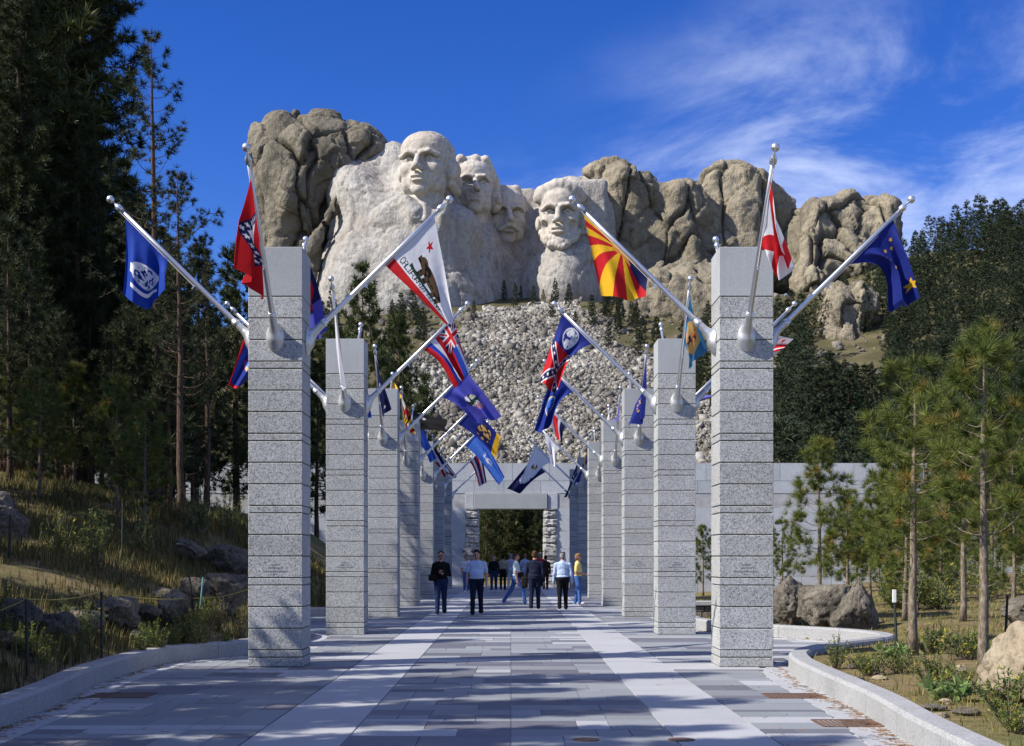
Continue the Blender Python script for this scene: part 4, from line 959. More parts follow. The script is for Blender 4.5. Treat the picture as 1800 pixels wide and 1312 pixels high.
# ------------------------------------------------------------------ the four carved heads
def head(style, H, chin, Y, yaw, pitch, roll, label):
    h = 0.0105
    V = Vol((-0.62, -0.66, -0.42), (0.62, 0.62, 1.16), h)
    es = {'wig': 0.150, 'long': 0.140, 'moustache': 0.138, 'beard': 0.136}[style]
    fw = {'wig': 1.08, 'long': 0.98, 'moustache': 1.06, 'beard': 0.94}[style]
    V.ell((0, 0.03, 0.64), (0.345*fw, 0.41, 0.35)); V.ell((0, -0.10, 0.38), (0.285*fw, 0.27, 0.37), None, 0.10)
    V.ell((0, -0.22, 0.72), (0.25*fw, 0.15, 0.17), None, 0.12)
    V.ell((0, -0.305, 0.075), (0.115*fw, 0.085, 0.085), None, 0.09)
    for s in (-1, 1):
        V.ell((s*0.19*fw, -0.10, 0.20), (0.10, 0.17, 0.13), None, 0.10)
        V.ell((s*0.185*fw, -0.265, 0.385), (0.095, 0.085, 0.085), None, 0.08)
        V.cap((s*0.045, -0.400, 0.566), (s*0.15, -0.395, 0.578), 0.040, 0.042, 0.025); V.cap((s*0.15, -0.395, 0.578), (s*0.255*fw, -0.310, 0.545), 0.042, 0.036, 0.025)
    V.ell((0, -0.31, 0.22), (0.14, 0.10, 0.11), None, 0.07)
    for s in (-1, 1):
        V.ell((s*es, -0.410, 0.497), (0.104, 0.138, 0.062), None, 0.010, 'sub')
        V.ell((s*es, -0.300, 0.482), (0.070, 0.055, 0.046), None, 0.004)
        V.cap((s*(es-0.072), -0.335, 0.490), (s*es, -0.356, 0.520), 0.012, 0.014, 0.006); V.cap((s*es, -0.356, 0.520), (s*(es+0.082), -0.312, 0.488), 0.014, 0.012, 0.006)
        V.cap((s*(es-0.06), -0.342, 0.454), (s*(es+0.07), -0.318, 0.454), 0.011, 0.010, 0.006)
        V.ell((s*es, -0.358, 0.485), (0.026, 0.030, 0.028), None, 0.002, 'sub')
    V.cap((0, -0.375, 0.560), (0, -0.515, 0.348), 0.034, 0.046, 0.022); V.ell((0, -0.500, 0.335), (0.054, 0.055, 0.040), None, 0.02)
    for s in (-1, 1): V.ell((s*0.056, -0.440, 0.325), (0.036, 0.055, 0.032), None, 0.012)
    V.ell((0, -0.395, 0.236), (0.110, 0.050, 0.026), None, 0.012); V.ell((0, -0.388, 0.176), (0.090, 0.052, 0.030), None, 0.012)
    V.cap((-0.115, -0.395, 0.204), (0, -0.440, 0.207), 0.013, 0.015, 0.004, 'sub'); V.cap((0, -0.440, 0.207), (0.115, -0.395, 0.204), 0.015, 0.013, 0.004, 'sub')
    V.ell((0, -0.41, 0.130), (0.09, 0.05, 0.022), None, 0.02, 'sub')
    for s in (-1, 1):
        V.cap((s*0.075, -0.415, 0.335), (s*0.150, -0.370, 0.200), 0.014, 0.015, 0.012, 'sub')
        V.ell((s*0.36*fw, 0.05, 0.44), (0.05, 0.075, 0.115), rot(0, -10, 0), 0.03)
    V.cap((0, 0.06, 0.25), (0, 0.10, -0.40), 0.24, 0.27, 0.08)
    hr = random.Random(len(style)*13)
    if style == 'wig':
        V.ell((0, 0.10, 0.665), (0.395, 0.43, 0.365), None, 0.02)
        V.cap((-0.33, 0.06, 0.42), (-0.33, 0.20, 0.28), 0.08, 0.08, 0.04)
        for s in (1,):
            V.ell((s*0.375, 0.10, 0.47), (0.105, 0.17, 0.13), None, 0.06); V.cap((s*0.36, 0.00, 0.37), (s*0.40, 0.22, 0.33), 0.085, 0.085, 0.02); V.cap((s*0.34, 0.05, 0.25), (s*0.38, 0.24, 0.20), 0.075, 0.08, 0.02)
        for k in range(9):
            a = -1.1 + 2.2*k/8; V.cap((0.31*math.sin(a), -0.24*math.cos(a)-0.02, 0.93-0.06*abs(a)), (0.40*math.sin(a), 0.20, 1.02-0.16*abs(a)), 0.010, 0.009, 0.02, 'sub')
        V.cap((-0.15, -0.10, -0.05), (0.15, -0.10, -0.05), 0.10, 0.10, 0.06); V.cap((0, -0.10, -0.10), (0, -0.16, -0.40), 0.16, 0.22, 0.06)
        for s in (-1, 0, 1): V.cap((s*0.05, -0.24, -0.12), (s*0.10, -0.33, -0.36), 0.022, 0.040, 0.03)
    if style == 'long':
        V.ell((0, 0.10, 0.74), (0.36, 0.38, 0.31), None, 0.03)
        for s in (-1, 1):
            V.cap((s*0.20, -0.24, 0.93), (s*0.36, -0.02, 0.66), 0.08, 0.10, 0.04); V.cap((s*0.37, 0.0, 0.66), (s*0.38, 0.08, 0.30), 0.10, 0.12, 0.04)
            for k in range(4): V.ell((s*(0.40+0.03*hr.random()), -0.02+0.05*k, 0.34+0.11*k), (0.06, 0.09, 0.06), None, 0.02)
        V.cap((-0.2, -0.16, 0.92), (0.05, -0.22, 0.95), 0.07, 0.07, 0.05); V.cap((0.05, -0.22, 0.95), (0.22, -0.14, 0.90), 0.07, 0.06, 0.05)
    if style == 'moustache':
        V.ell((0, 0.10, 0.74), (0.35, 0.38, 0.31), None, 0.03)
        for s in (-1, 1):
            V.cap((s*0.015, -0.455, 0.268), (s*0.15, -0.385, 0.205), 0.042, 0.030, 0.02); V.cap((s*0.17, -0.20, 0.92), (s*0.34, 0.0, 0.62), 0.06, 0.07, 0.04)
            V.cap((s*0.06, -0.392, 0.445), (s*0.22, -0.335, 0.430), 0.010, 0.010, 0.01)
        V.cap((-0.18, -0.17, 0.91), (0.18, -0.17, 0.92), 0.06, 0.06, 0.05)
    if style == 'beard':
        V.ell((0.02, 0.08, 0.78), (0.38, 0.40, 0.30), None, 0.03)
        for k in range(10):
            a = -1.15 + 2.3*k/9; V.ell((0.345*math.sin(a), -0.26*math.cos(a)-0.02, 0.92-0.13*abs(a)+0.03*hr.random()), (0.085, 0.09, 0.095), None, 0.035)
        V.ell((-0.26, -0.22, 0.80), (0.12, 0.09, 0.13), None, 0.03)
        for k in range(64):
            a = hr.uniform(-1.45, 1.45); rr = hr.uniform(0.0, 1.0)
            V.ell((0.285*math.sin(a), -0.315*math.cos(a)-0.03-0.02*rr, 0.115-0.17*rr*math.cos(a) + 0.16*abs(a)**1.5*0.6), (0.042, 0.050, 0.050), None, 0.008)
        for s in (-1, 1): V.ell((s*0.215, -0.30, 0.285), (0.055, 0.06, 0.085), None, 0.04, 'sub')
        V.ell((0, -0.26, 0.03), (0.18, 0.13, 0.12), None, 0.03); V.ell((0, -0.385, 0.178), (0.10, 0.060, 0.032), None, 0.01)
    V.box((0, 0, -0.42), (0.7, 0.7, 0.012), None, 0, 0, 'sub')
    v, f, _ = V.mesh(); N = normals(v, f)
    v = v + N*(0.0035*fbm(v*16, 3, 5) + 0.0025*fbm(v*6, 2, 8))[:, None]
    d1, d2 = worley(v*np.array([2.1, 2.1, 1.7])+hr.random()*9, 4); c = 1 - smooth01(d2-d1, 0, 0.012); v = v - N*(0.005*c)[:, None]
    R = rot(yaw, pitch, roll); o0 = R @ np.array([0, -0.30, 0.0])
    v = (v @ R.T - o0)*H
    me = new_mesh('carved_head', v, f, [MAT['rock_head']], None, True); set_attr(me, 'crack', c*0.35)
    return thing('carved_head', label, 'sculpture', P(*chin, Y), 0, 'heads carved in the mountain', me)
head('wig', 20.2, (737, 342), 379, -13, -4, 0, 'largest pale stone head with rolled hair, leftmost on the cliff')
head('long', 18.7, (835, 374), 398, 10, -10, 0, 'stone head half shaded, tucked behind the leftmost head')
head('moustache', 19.3, (893, 429), 410, 13, -2, 0, 'shaded stone head with a moustache, deep in the recess')
head('beard', 19.6, (982, 432), 387, -7, -3, 0, 'bearded stone head, rightmost on the cliff')
# coat of the first head
vb = Vol(P(600, 640, 390)*[1, 0, 1] + [0, 362, 0], P(880, 330, 390)*[1, 0, 1] + [0, 405, 0], 0.35)
E(vb, 740, 490, 108, 140, 394, 17, 0); E(vb, 690, 400, 46, 40, 391, 10, 30, 4); E(vb, 744, 388, 40, 42, 388, 9, 0, 5); E(vb, 800, 410, 46, 46, 392, 10, -34, 4)
s_ = 380/F_PX
vb.cap(P(704, 352, 384), P(664, 384, 384), 9*s_, 9*s_, 4)
for q in (((714, 350), (728, 376), (752, 412), 0), ((786, 356), (778, 380), (764, 420), 0)):
    for (xa, ya), (xb, yb) in zip(q[:2], q[1:3]): vb.cap(P(xa, ya, 379.5), P(xb, yb, 377.5), 7*s_, 7*s_, 3); vb.cap(P(xa+5, ya, 376.5), P(xb+5, yb, 374.4), 1.8*s_, 1.8*s_, 0.3, 'sub')
v, f, _ = vb.mesh(); N = normals(v, f); v = v + N*(0.35*fbm(v*0.16, 4, 61) + 0.16*fbm(v*0.7, 3, 63))[:, None]
me = new_mesh('carved_coat', v, f, [MAT['rock_carved']], None, True); set_attr(me, 'crack', np.zeros(len(v))); structure('carved_coat', me)

# ------------------------------------------------------------------ slide of broken stone below the carving
rt = np.random.default_rng(3)
def stone_batch(n, xy, size, seed):
    r = np.random.default_rng(seed)
    base = np.array([(-1,-1,-1),(1,-1,-1),(1,1,-1),(-1,1,-1),(-1,-1,1),(1,-1,1),(1,1,1),(-1,1,1)], float)*0.5
    fc = np.array([(0,3,2,1),(4,5,6,7),(0,1,5,4),(1,2,6,5),(2,3,7,6),(3,0,4,7)])
    v = base[None]*r.uniform(0.55, 1.25, (n, 8, 1)) + r.uniform(-0.16, 0.16, (n, 8, 3)); v = v*(size[:, None, None]*r.uniform(0.55, 1.1, (n, 1, 3)))
    a, b, c = r.uniform(0, 6.28, n), r.uniform(-0.6, 0.6, n), r.uniform(-0.6, 0.6, n)
    ca, sa, cb, sb, cc, sc = np.cos(a), np.sin(a), np.cos(b), np.sin(b), np.cos(c), np.sin(c); z0 = 0*a; o1 = z0+1
    Rz = np.stack([np.stack([ca, -sa, z0], -1), np.stack([sa, ca, z0], -1), np.stack([z0, z0, o1], -1)], 1)
    Rx = np.stack([np.stack([o1, z0, z0], -1), np.stack([z0, cb, -sb], -1), np.stack([z0, sb, cb], -1)], 1)
    Ry = np.stack([np.stack([cc, z0, sc], -1), np.stack([z0, o1, z0], -1), np.stack([-sc, z0, cc], -1)], 1)
    v = np.einsum('nij,nkj->nki', Rz @ Rx @ Ry, v) + xy[:, None, :]
    f = (np.arange(n)[:, None, None]*8 + fc[None]).reshape(-1, 4)
    return v.reshape(-1, 3), f, np.repeat(r.uniform(0, 1, n), 8)
n = 150000
yy = rt.uniform(225, 372, n); half = 52
xx = rt.uniform(-45, 48, n)
edge_l = -29 + 0.165*(yy-250) + 2.5*np.sin(yy*0.21); edge_r = 40 - 0.19*(yy-250) + 2.5*np.sin(yy*0.17+1)
keep = (xx > edge_l) & (xx < edge_r); xx, yy = xx[keep], yy[keep]; n = len(xx)
sz = np.minimum(2.6, 0.20 + rt.exponential(0.20, n)); zz_ = height(xx, yy) + sz*0.12
x2 = rt.uniform(-75, 120, 5000); y2 = rt.uniform(225, 372, 5000); k2 = fbm(np.stack([x2*0.06, y2*0.04, 0*x2], -1), 3, 77) > 0.05; x2, y2 = x2[k2], y2[k2]
s2 = np.minimum(2.0, 0.35 + rt.exponential(0.55, len(x2))); xx = np.concatenate([xx, x2]); yy = np.concatenate([yy, y2]); sz = np.concatenate([sz, s2]); zz_ = np.concatenate([zz_, height(x2, y2)+s2*0.1]); n = len(xx)
v, f, tn = stone_batch(n, np.stack([xx, yy, zz_], -1), sz, 8)
me = new_mesh('broken_stone', v, f, [MAT['talus_stone']]); set_attr(me, 'tone', np.repeat(np.clip(rt.beta(1.5, 1.5, n) + 0.25*fbm(np.stack([xx*0.12, yy*0.05, 0*xx], -1), 3, 8), 0, 1)*np.where(np.arange(n) < n-len(x2), 1.0, 0.5), 8))
structure('broken_stone', me, 'pale slide of broken stone below the carved heads', 'stuff')
# ------------------------------------------------------------------ trees
def on_ground(px, py, y0=8.0, y1=420.0):
    Y = np.concatenate([np.arange(y0, 60, 0.05), np.arange(max(y0, 60), y1, 0.5)]); X = (px-VX)*Y/F_PX; Z = CAM_H-(py-VY)*Y/F_PX
    hit = Z <= height(X, Y); k = np.argmax(hit) if hit.any() else np.argmin(np.abs(Y-368)); return np.array([X[k], Y[k], height(X[k:k+1], Y[k:k+1])[0]])
def at_depth(px, Y):
    X = (px-VX)*Y/F_PX; return np.array([X, Y, float(height(np.array([X]), np.array([Y]))[0])])
def needles(cen, dirs, rad, k, w, r, spread=1.0, rr=(0.6, 1.0)):
    """k thin blades round every tuft centre"""
    n = len(cen); d = r.normal(size=(n, k, 3)); d /= np.linalg.norm(d, axis=2, keepdims=True)
    d = d*spread + dirs[:, None, :]; d /= np.linalg.norm(d, axis=2, keepdims=True)+1e-9
    p = np.cross(d, r.normal(size=(n, k, 3))); p /= np.linalg.norm(p, axis=2, keepdims=True)+1e-9
    L = rad[:, None, None]*r.uniform(rr[0], rr[1], (n, k, 1)); c = cen[:, None, :] + d*L*0.08
    v = np.stack([c + p*w*0.5, c - p*w*0.5, c + d*L], 2).reshape(-1, 3)
    return v, np.arange(n*k*3).reshape(-1, 3)
def pine(name, seed, H, r0, base, spread, whorls, per, tuft, k, w, rise=0.35, profile=0.8, sub=5, dens=1.0, needle='needles_dark', bark='bark', bare=0.25, lean=0.0, low_dead=4, nspread=0.9, tone_hi=1.0, subw=0.35):
    r = np.random.default_rng(seed); mb = MB(); m = 14
    ts = np.linspace(0, 1, m); wob = np.cumsum(r.normal(0, 0.012*H/m**0.5*0.6, (m, 2)), 0); wob -= wob[0]
    axis = np.stack([wob[:, 0] + lean*ts*H, wob[:, 1], ts*H], -1)
    rad = r0*(1-ts)**0.75*0.97 + r0*0.03 + 0.25*r0*np.exp(-ts*28)
    mb.tube(axis, rad, 9)
    def ax(t): return np.array([np.interp(t, ts, axis[:, j]) for j in range(3)])
    cen, dr, rd = [], [], []
    for i in range(whorls):
        f = (i + r.uniform(0.1, 0.9))/whorls; t = base + (1-base)*f**0.92*0.985
        Lm = spread*((1-f)**profile*0.92 + 0.09)*(0.55 + 0.45*min(1, f*4.5))
        n = max(2, int(round(per*r.uniform(0.7, 1.25)))); a0 = r.uniform(0, 6.28)
        for j in range(n):
            az = a0 + 6.283*j/n + r.normal(0, 0.35); L = Lm*r.uniform(0.55, 1.12)
            up0 = rise*r.uniform(0.2, 1.0) + 0.45*f - 0.12; d = np.array([math.cos(az), math.sin(az), 0])
            pts = []; q = ax(t)
            for s in np.linspace(0, 1, 6): pts.append(q + d*L*s + np.array([0, 0, L*(up0*s*0.6 + rise*0.55*s*s - 0.12*math.sin(3.14*s))]) + r.normal(0, 0.02*L, 3)*s)
            br = max(0.006, r0*0.22*(L/spread)**0.8*(1-0.3*f)); mb.tube(pts, [br*(1-0.8*s) for s in np.linspace(0, 1, 6)], 5, False)
            pts = np.array(pts)
            nb = max(2, int(sub*dens*(0.4 + L/spread)))
            for b in range(nb):
                s = bare + (1-bare)*r.uniform(0, 1)**0.7; q = np.array([np.interp(s, np.linspace(0, 1, 6), pts[:, c]) for c in range(3)])
                e = d*0.5 + np.array([0, 0, 0.35]) + r.normal(0, 0.55, 3); e /= np.linalg.norm(e); bl = L*subw*r.uniform(0.25, 0.8)*(1.15-s*0.6)
                tip = q + e*bl; 
                if bl > 0.12: mb.tube([q, (q+tip)/2 + r.normal(0, 0.05*bl, 3), tip], [br*0.35, br*0.25, br*0.15], 3, False)
                cen.append(tip); dr.append(e*0.7 + [0, 0, 0.3]); rd.append(tuft*r.uniform(0.7, 1.15))
                if r.random() < 0.6: cen.append((q+tip)/2 + r.normal(0, 0.06*bl+0.02, 3)); dr.append(e*0.6 + [0, 0, 0.3]); rd.append(tuft*r.uniform(0.6, 0.95))
            cen.append(pts[-1]); dr.append(d*0.6 + [0, 0, 0.6]); rd.append(tuft*r.uniform(0.85, 1.2))
    cen.append(ax(1.0)); dr.append(np.array([0, 0, 1.0])); rd.append(tuft*1.2)
    for j in range(low_dead):                                # dead stubs below the crown
        t = base*r.uniform(0.35, 1.0); az = r.uniform(0, 6.28); L = spread*r.uniform(0.12, 0.4); q = ax(t); d = np.array([math.cos(az), math.sin(az), r.uniform(-0.1, 0.35)])
        mb.tube([q, q + d*L*0.5 + r.normal(0, 0.03*L, 3), q + d*L + [0, 0, 0.15*L]], [r0*0.13, r0*0.08, r0*0.03], 4, False)
    cen, dr, rd = np.array(cen), np.array(dr), np.array(rd)
    v, f = needles(cen, dr, rd, k, w, r, nspread)
    crown = new_mesh('crown', v, f, [MAT[needle]]); set_attr(crown, 'tone', np.repeat(np.clip(r.beta(2, 2, len(cen))*tone_hi, 0, 1), k*3))
    return mb.mesh('trunk', [MAT[bark]], True), crown
def plant_tree(kind, me, loc, label, cat='tree', rotz=0.0, sc=1.0, group=None, sxy=1.0):
    t = thing(kind, label, cat, loc, rotz, group); t.scale = (sc*sxy, sc*sxy, sc)
    link('trunk', me[0], t); link('crown', me[1], t); return t
BIG = [pine('big', 100+i, 20.0, 0.27, 0.09, 2.5, 46, 5.0, 0.36, 22, 0.028, 0.30, 0.62, 13, 1.0, 'needles_dark', 'bark', 0.22, low_dead=9) for i in range(3)]
SLIM = [pine('slim', 130+i, 15.0, 0.17, 0.30, 2.3, 24, 3.2, 0.26, 20, 0.020, 0.55, 0.75, 8, 1.0, 'needles_dark', 'bark', 0.45, low_dead=8) for i in range(2)]
MID = [pine('mid', 160+i, 16.0, 0.22, 0.16, 2.9, 30, 4.2, 0.46, 14, 0.055, 0.35, 0.7, 9, 1.0, 'needles_mid', 'bark', 0.25) for i in range(2)]
FAR = [pine('far', 190+i, 15.0, 0.20, 0.10, 3.0, 20, 4.4, 0.62, 14, 0.10, 0.25, 0.72, 6, 1.0, 'needles_far', 'bark', 0.2, low_dead=2) for i in range(4)]
YNG = [pine('young', 220+i, 4.4, 0.072, 0.36, 1.0, 13, 3.5, 0.235, 60, 0.0085, 0.75, 0.55, 4, 1.0, 'needles_young', 'bark_young', 0.42, low_dead=7, nspread=1.0, subw=0.42) for i in range(3)]
YND = [pine('youngdense', 240+i, 3.9, 0.060, 0.14, 1.05, 16, 4.0, 0.225, 44, 0.0095, 0.6, 0.7, 5, 1.0, 'needles_young', 'bark_young', 0.35, low_dead=3, nspread=1.0, subw=0.42) for i in range(2)]
YNK = [pine('understory', 250+i, 6.0, 0.075, 0.10, 1.35, 20, 4.2, 0.26, 30, 0.016, 0.5, 0.7, 5, 1.0, 'needles_dark', 'bark', 0.3, low_dead=5, nspread=1.0, subw=0.42) for i in range(2)]
rp = random.Random(21)
def rz_(): return rp.uniform(0, 6.28)
# left wood, near trees
for px, Y, me, sc, lab in (
    (-8, 54, BIG[0], 1.42, 'tall dense dark pine cut off by the top left corner'),
    (-105, 55, BIG[1], 1.40, 'tall dark pine on the very left edge of the picture'),
    (58, 57, BIG[2], 1.52, 'tall dark pine left of the slender open pine'),
    (-45, 50, BIG[1], 1.40, 'tall dark pine deep in the left wood behind the corner pine'),
    (108, 55, BIG[0], 1.50, 'tall dark pine behind the row of left wood pines'),
    (272, 43, SLIM[0], 1.02, 'slender open pine rising clear against the sky on the left'),
    (364, 44, SLIM[1], 0.62, 'short leaning pine with stout lit trunk near the far wall'),
    (318, 40, SLIM[1], 0.70, 'thin pine with pale trunk left of the leaning pine'),
    (225, 52, MID[0], 0.80, 'bushy dark pine behind the slender open pine'),
    (415, 66, MID[1], 0.92, 'bushy green pine just left of the nearest left pillar'),
    (345, 62, MID[0], 0.80, 'bushy pine between the slender pine and the leaning pine'),
    (146, 57, BIG[2], 1.50, 'tall dark pine right of the dense left mass'),
    (30, 50, MID[0], 1.55, 'dark pine filling the gap in the left mass'),
    (556, 60, MID[1], 0.52, 'pine between the first two left pillars in front of the wall'),
    (478, 58, MID[0], 0.55, 'pine hidden behind the nearest left pillar in front of the wall'),
    (300, 70, MID[1], 0.95, 'pine with a rounded top far back in the left wood')):
    plant_tree('pine_tree', me, at_depth(px, Y) - [0, 0, 0.1], lab, 'tree', rz_(), sc, 'pines of the left wood')
for k in range(24):
    px, Y = rp.uniform(-60, 330), rp.uniform(46, 70)
    plant_tree('pine_tree', BIG[k % 3], at_depth(px, Y) - [0, 0, 0.2], 'shaded pine in the dark depth of the left wood', 'tree', rz_(), (rp.uniform(0.6, 0.95) if px < 170 else rp.uniform(0.34, 0.56)), 'pines in the depth of the left wood')
for px, py, sc, lab in ((205, 905, 0.95, 'young bright tufted pine below the slender open pine'), (70, 880, 0.90, 'young bright tufted pine under the corner pines'), (130, 860, 1.0, 'young tufted pine between the two dark trunks on the left'), (255, 930, 0.85, 'small young pine lowest on the wooded bank'), (20, 850, 1.0, 'young tufted pine at the left picture edge')):
    plant_tree('young_pine', YND[rp.randint(0, 1)], on_ground(px, py), lab, 'tree', rz_(), sc, 'young pines under the left wood')
for k in range(22):
    plant_tree('young_pine', YNK[k % 2], at_depth(-20 + 17*k + rp.uniform(-8, 8), rp.uniform(40, 58)), 'young pine in the undergrowth of the left wood', 'tree', rz_(), rp.uniform(0.7, 1.35), 'undergrowth pines of the left wood')
# trees of the same wood beside and behind the viewer, whose shade falls on the paving
for x, y, sc, b in ((-8.6, 10.2, 0.50, 0), (-11.2, 12.6, 0.60, 1), (-10.6, 15.4, 0.30, 2), (-13.2, 9.0, 0.66, 0), (-8.4, 7.2, 0.50, 1), (-15.0, 13.2, 0.52, 2), (-10.5, 5.0, 0.6, 0), (-13.5, 17.5, 0.40, 1), (-7.6, 12.6, 0.36, 2), (-13.0, 20.5, 0.46, 0), (-14.5, 23.5, 0.42, 1), (-13.0, 26.5, 0.58, 2), (-15.5, 29.0, 0.66, 0), (-12.2, 17.6, 0.36, 1), (-15.6, 25.8, 0.66, 2), (-16.5, 31.5, 0.72, 1), (-18.5, 27.0, 0.78, 0), (-19.0, 22.0, 0.66, 2), (-17.6, 18.5, 0.60, 0), (-18.0, 34.5, 0.8, 2), (-20.5, 30.5, 0.85, 1), (-6.9, 9.2, 0.36, 0), (-6.9, 11.4, 0.33, 1), (-7.6, 14.2, 0.33, 2), (-9.2, 12.2, 0.42, 0), (-6.4, 7.4, 0.36, 2), (-12.0, 14.2, 0.46, 1), (-8.8, 16.4, 0.28, 0), (-9.9, 7.8, 0.52, 1)):
    plant_tree('pine_tree', BIG[b], (x, y, float(height(np.array([x]), np.array([y]))[0]) - 0.1), 'pine of the left wood beside the viewer, seen by its shade', 'tree', rz_(), sc, 'pines beside the viewer')
# right bed: young open pines
for px, py, me, sc, lab in (
    (1605, 1153, YNG[0], 0.90, 'young pine with rough pale trunk behind the black and white stake'),
    (1729, 1184, YNG[1], 0.88, 'tallest young pine, beside the sandy boulder on the right'),
    (1590, 1092, YND[0], 0.85, 'young pine with dark trunk left of the pale trunked pine'),
    (1693, 1093, YNG[2], 0.85, 'young pine with dark trunk between the two pale trunked pines'),
    (1440, 1068, YND[1], 1.05, 'bushy young pine standing behind the flat topped boulder'),
    (1375, 1055, YND[0], 0.92, 'bushy young pine just right of the nearest right pillar'),
    (1236, 1048, YND[1], 0.95, 'small pine seen between the first two right pillars'),
    (1490, 1055, YND[0], 0.85, 'small bushy pine behind the pointed boulder'),
    (1782, 1075, YND[1], 0.85, 'bushy young pine at the right picture edge'),
    (1655, 1060, YND[1], 0.8, 'bushy young pine behind the pale trunked pines'),
    (1545, 1045, YND[1], 0.90, 'low bushy pine in front of the wall on the right')):
    plant_tree('young_pine', me, on_ground(px, py), lab, 'tree', rz_(), sc, 'young pines in the right bed')
for k in range(19):
    plant_tree('young_pine', YND[k % 2], at_depth(1495 + 19*k + rp.uniform(-9, 9), rp.uniform(38, 66)), 'young pine in the thicket before the right wall', 'tree', rz_(), rp.uniform(0.95, 1.45), 'young pines before the right wall')
# beyond the wall
def by_top(px, Y, top, me, Hm, lab, grp, wide=1.0):
    g_ = at_depth(px, Y); sc = (P(px, top, Y)[2]-g_[2])/Hm; plant_tree('pine_tree', me, g_ - [0, 0, 0.3], lab, 'tree', rz_(), sc, grp, wide)
for k, (px, Y, top, lab) in enumerate(((640, 104, 458, 'olive pine standing behind the second left pillar'), (705, 118, 545, 'olive pine at the left foot of the stone slide'), (592, 112, 545, 'olive pine between the first two left pillars'), (565, 130, 590, 'pine close behind the nearest left pillar beyond the wall'), (742, 150, 655, 'pine leaning over the left side of the stone slide'), (690, 170, 560, 'pine on the slope left of the stone slide'), (500, 125, 470, 'pine rising behind the top of the nearest left pillar'), (455, 118, 520, 'pine left of and behind the nearest left pillar'))):
    by_top(px, Y, top, MID[k % 2], 16.0, lab, 'pines beyond the wall on the left', 0.75)
for k in range(28):
    Y = rp.uniform(170, 345); el = -29 + 0.165*(Y-250); px = VX + (el - rp.uniform(1, 26))*F_PX/Y; g_ = at_depth(px, Y)
    plant_tree('pine_tree', FAR[k % 4], g_ - [0, 0, 0.3], 'dark pine along the left side of the stone slide', 'tree', rz_(), rp.uniform(0.35, 0.7), 'pines left of the stone slide', 1.15)
for k in range(48):
    Y = rp.uniform(210, 350); er_ = 40 - 0.19*(Y-250); px = VX + (er_ + rp.uniform(-2, 24)*(1 if k % 3 else 0.5))*F_PX/Y; g_ = at_depth(px, Y)
    plant_tree('pine_tree', FAR[k % 4], g_ - [0, 0, 0.3], 'dark pine along the right side of the stone slide', 'tree', rz_(), rp.uniform(0.30, 0.62), 'pines right of the stone slide', 1.15)
for k in range(15):
    px, Y = 836 + 128*(k % 8)/7.0 + rp.uniform(-8, 8), rp.choice([90, 97, 106, 116]) + rp.uniform(-3, 3)
    g_ = at_depth(px, Y); plant_tree('pine_tree', MID[k % 2], g_ - [0, 0, 0.3], 'sunlit green pine seen through the gateway', 'tree', rz_(), rp.uniform(0.42, 0.55), 'pines seen through the gateway')
for k, (px, py, sc) in enumerate(((906, 492, 0.50), (938, 500, 0.40), (976, 505, 0.50), (886, 530, 0.42), (916, 528, 0.30), (1000, 545, 0.48), (970, 560, 0.42), (1040, 575, 0.55), (1065, 560, 0.6), (1085, 590, 0.5), (1110, 570, 0.42), (1012, 590, 0.40), (1070, 615, 0.45), (955, 535, 0.3), (1130, 610, 0.5), (833, 562, 0.35), (560, 560, 0.7), (520, 520, 0.6), (745, 580, 0.4))):
    g_ = on_ground(px, py, 200); plant_tree('pine_tree', FAR[k % 4], g_ - [0, 0, 0.3], 'small dark pine on the ledges below the carved heads', 'tree', rz_(), sc, 'pines below the carved heads')
sky_px = [1360, 1440, 1500, 1560, 1610, 1660, 1720, 1800, 1900]; sky_py = [520, 500, 480, 445, 402, 376, 352, 326, 306]
LITE = [pine('lite', 260+i, 15.0, 0.20, 0.06, 2.9, 17, 4.2, 0.72, 9, 0.12, 0.25, 0.72, 3, 1.0, 'needles_far', 'bark', 0.2, low_dead=0) for i in range(3)]
wood_v, wood_f, wood_t, nv_ = [], [], [], 0
lite = []
for me in LITE:
    co = np.zeros(len(me[1].vertices)*3, np.float32); me[1].vertices.foreach_get('co', co); tn = np.zeros(len(me[1].vertices), np.float32); me[1].attributes['tone'].data.foreach_get('value', tn); lite.append((co.reshape(-1, 3), tn))
cand = []
for gy_ in np.linspace(0, 1, 26):
    Yc = 112 + 285*gy_**0.85
    for q in range(20):
        px = 1362 + 500*(q+rp.random())/20; Y = Yc + rp.uniform(-6, 6); g_ = at_depth(px, Y); sc = rp.uniform(0.60, 1.10); top = VY - (g_[2] + 15*sc - CAM_H)*F_PX/Y
        lim = np.interp(px, sky_px, sky_py) + (rp.random()**2)*22 - 12
        if top < lim: sc *= 0.72; top = VY - (g_[2] + 15*sc - CAM_H)*F_PX/Y
        if top < lim or (1430 < px < 1560 and top < 640 and Y < 312): continue
        cand.append((px, Y, g_, sc, top))
cand.sort(key=lambda c: c[1])
for k, (px, Y, g_, sc, top) in enumerate(cand):
    if k % 5 == 0 and k//5 < 75:
        plant_tree('pine_tree', FAR[k % 4], g_ - [0, 0, 0.3], 'dark pine in the wood covering the right hillside', 'tree', rz_(), sc, 'pines on the right hillside', rp.uniform(0.9, 1.2))
    else:
        co, tn = lite[k % 3]; a_ = rz_(); R_ = np.array([[math.cos(a_), -math.sin(a_), 0], [math.sin(a_), math.cos(a_), 0], [0, 0, 1]]); wood_v.append((co @ R_.T)*np.array([sc*1.15, sc*1.15, sc]) + g_); wood_t.append(tn)
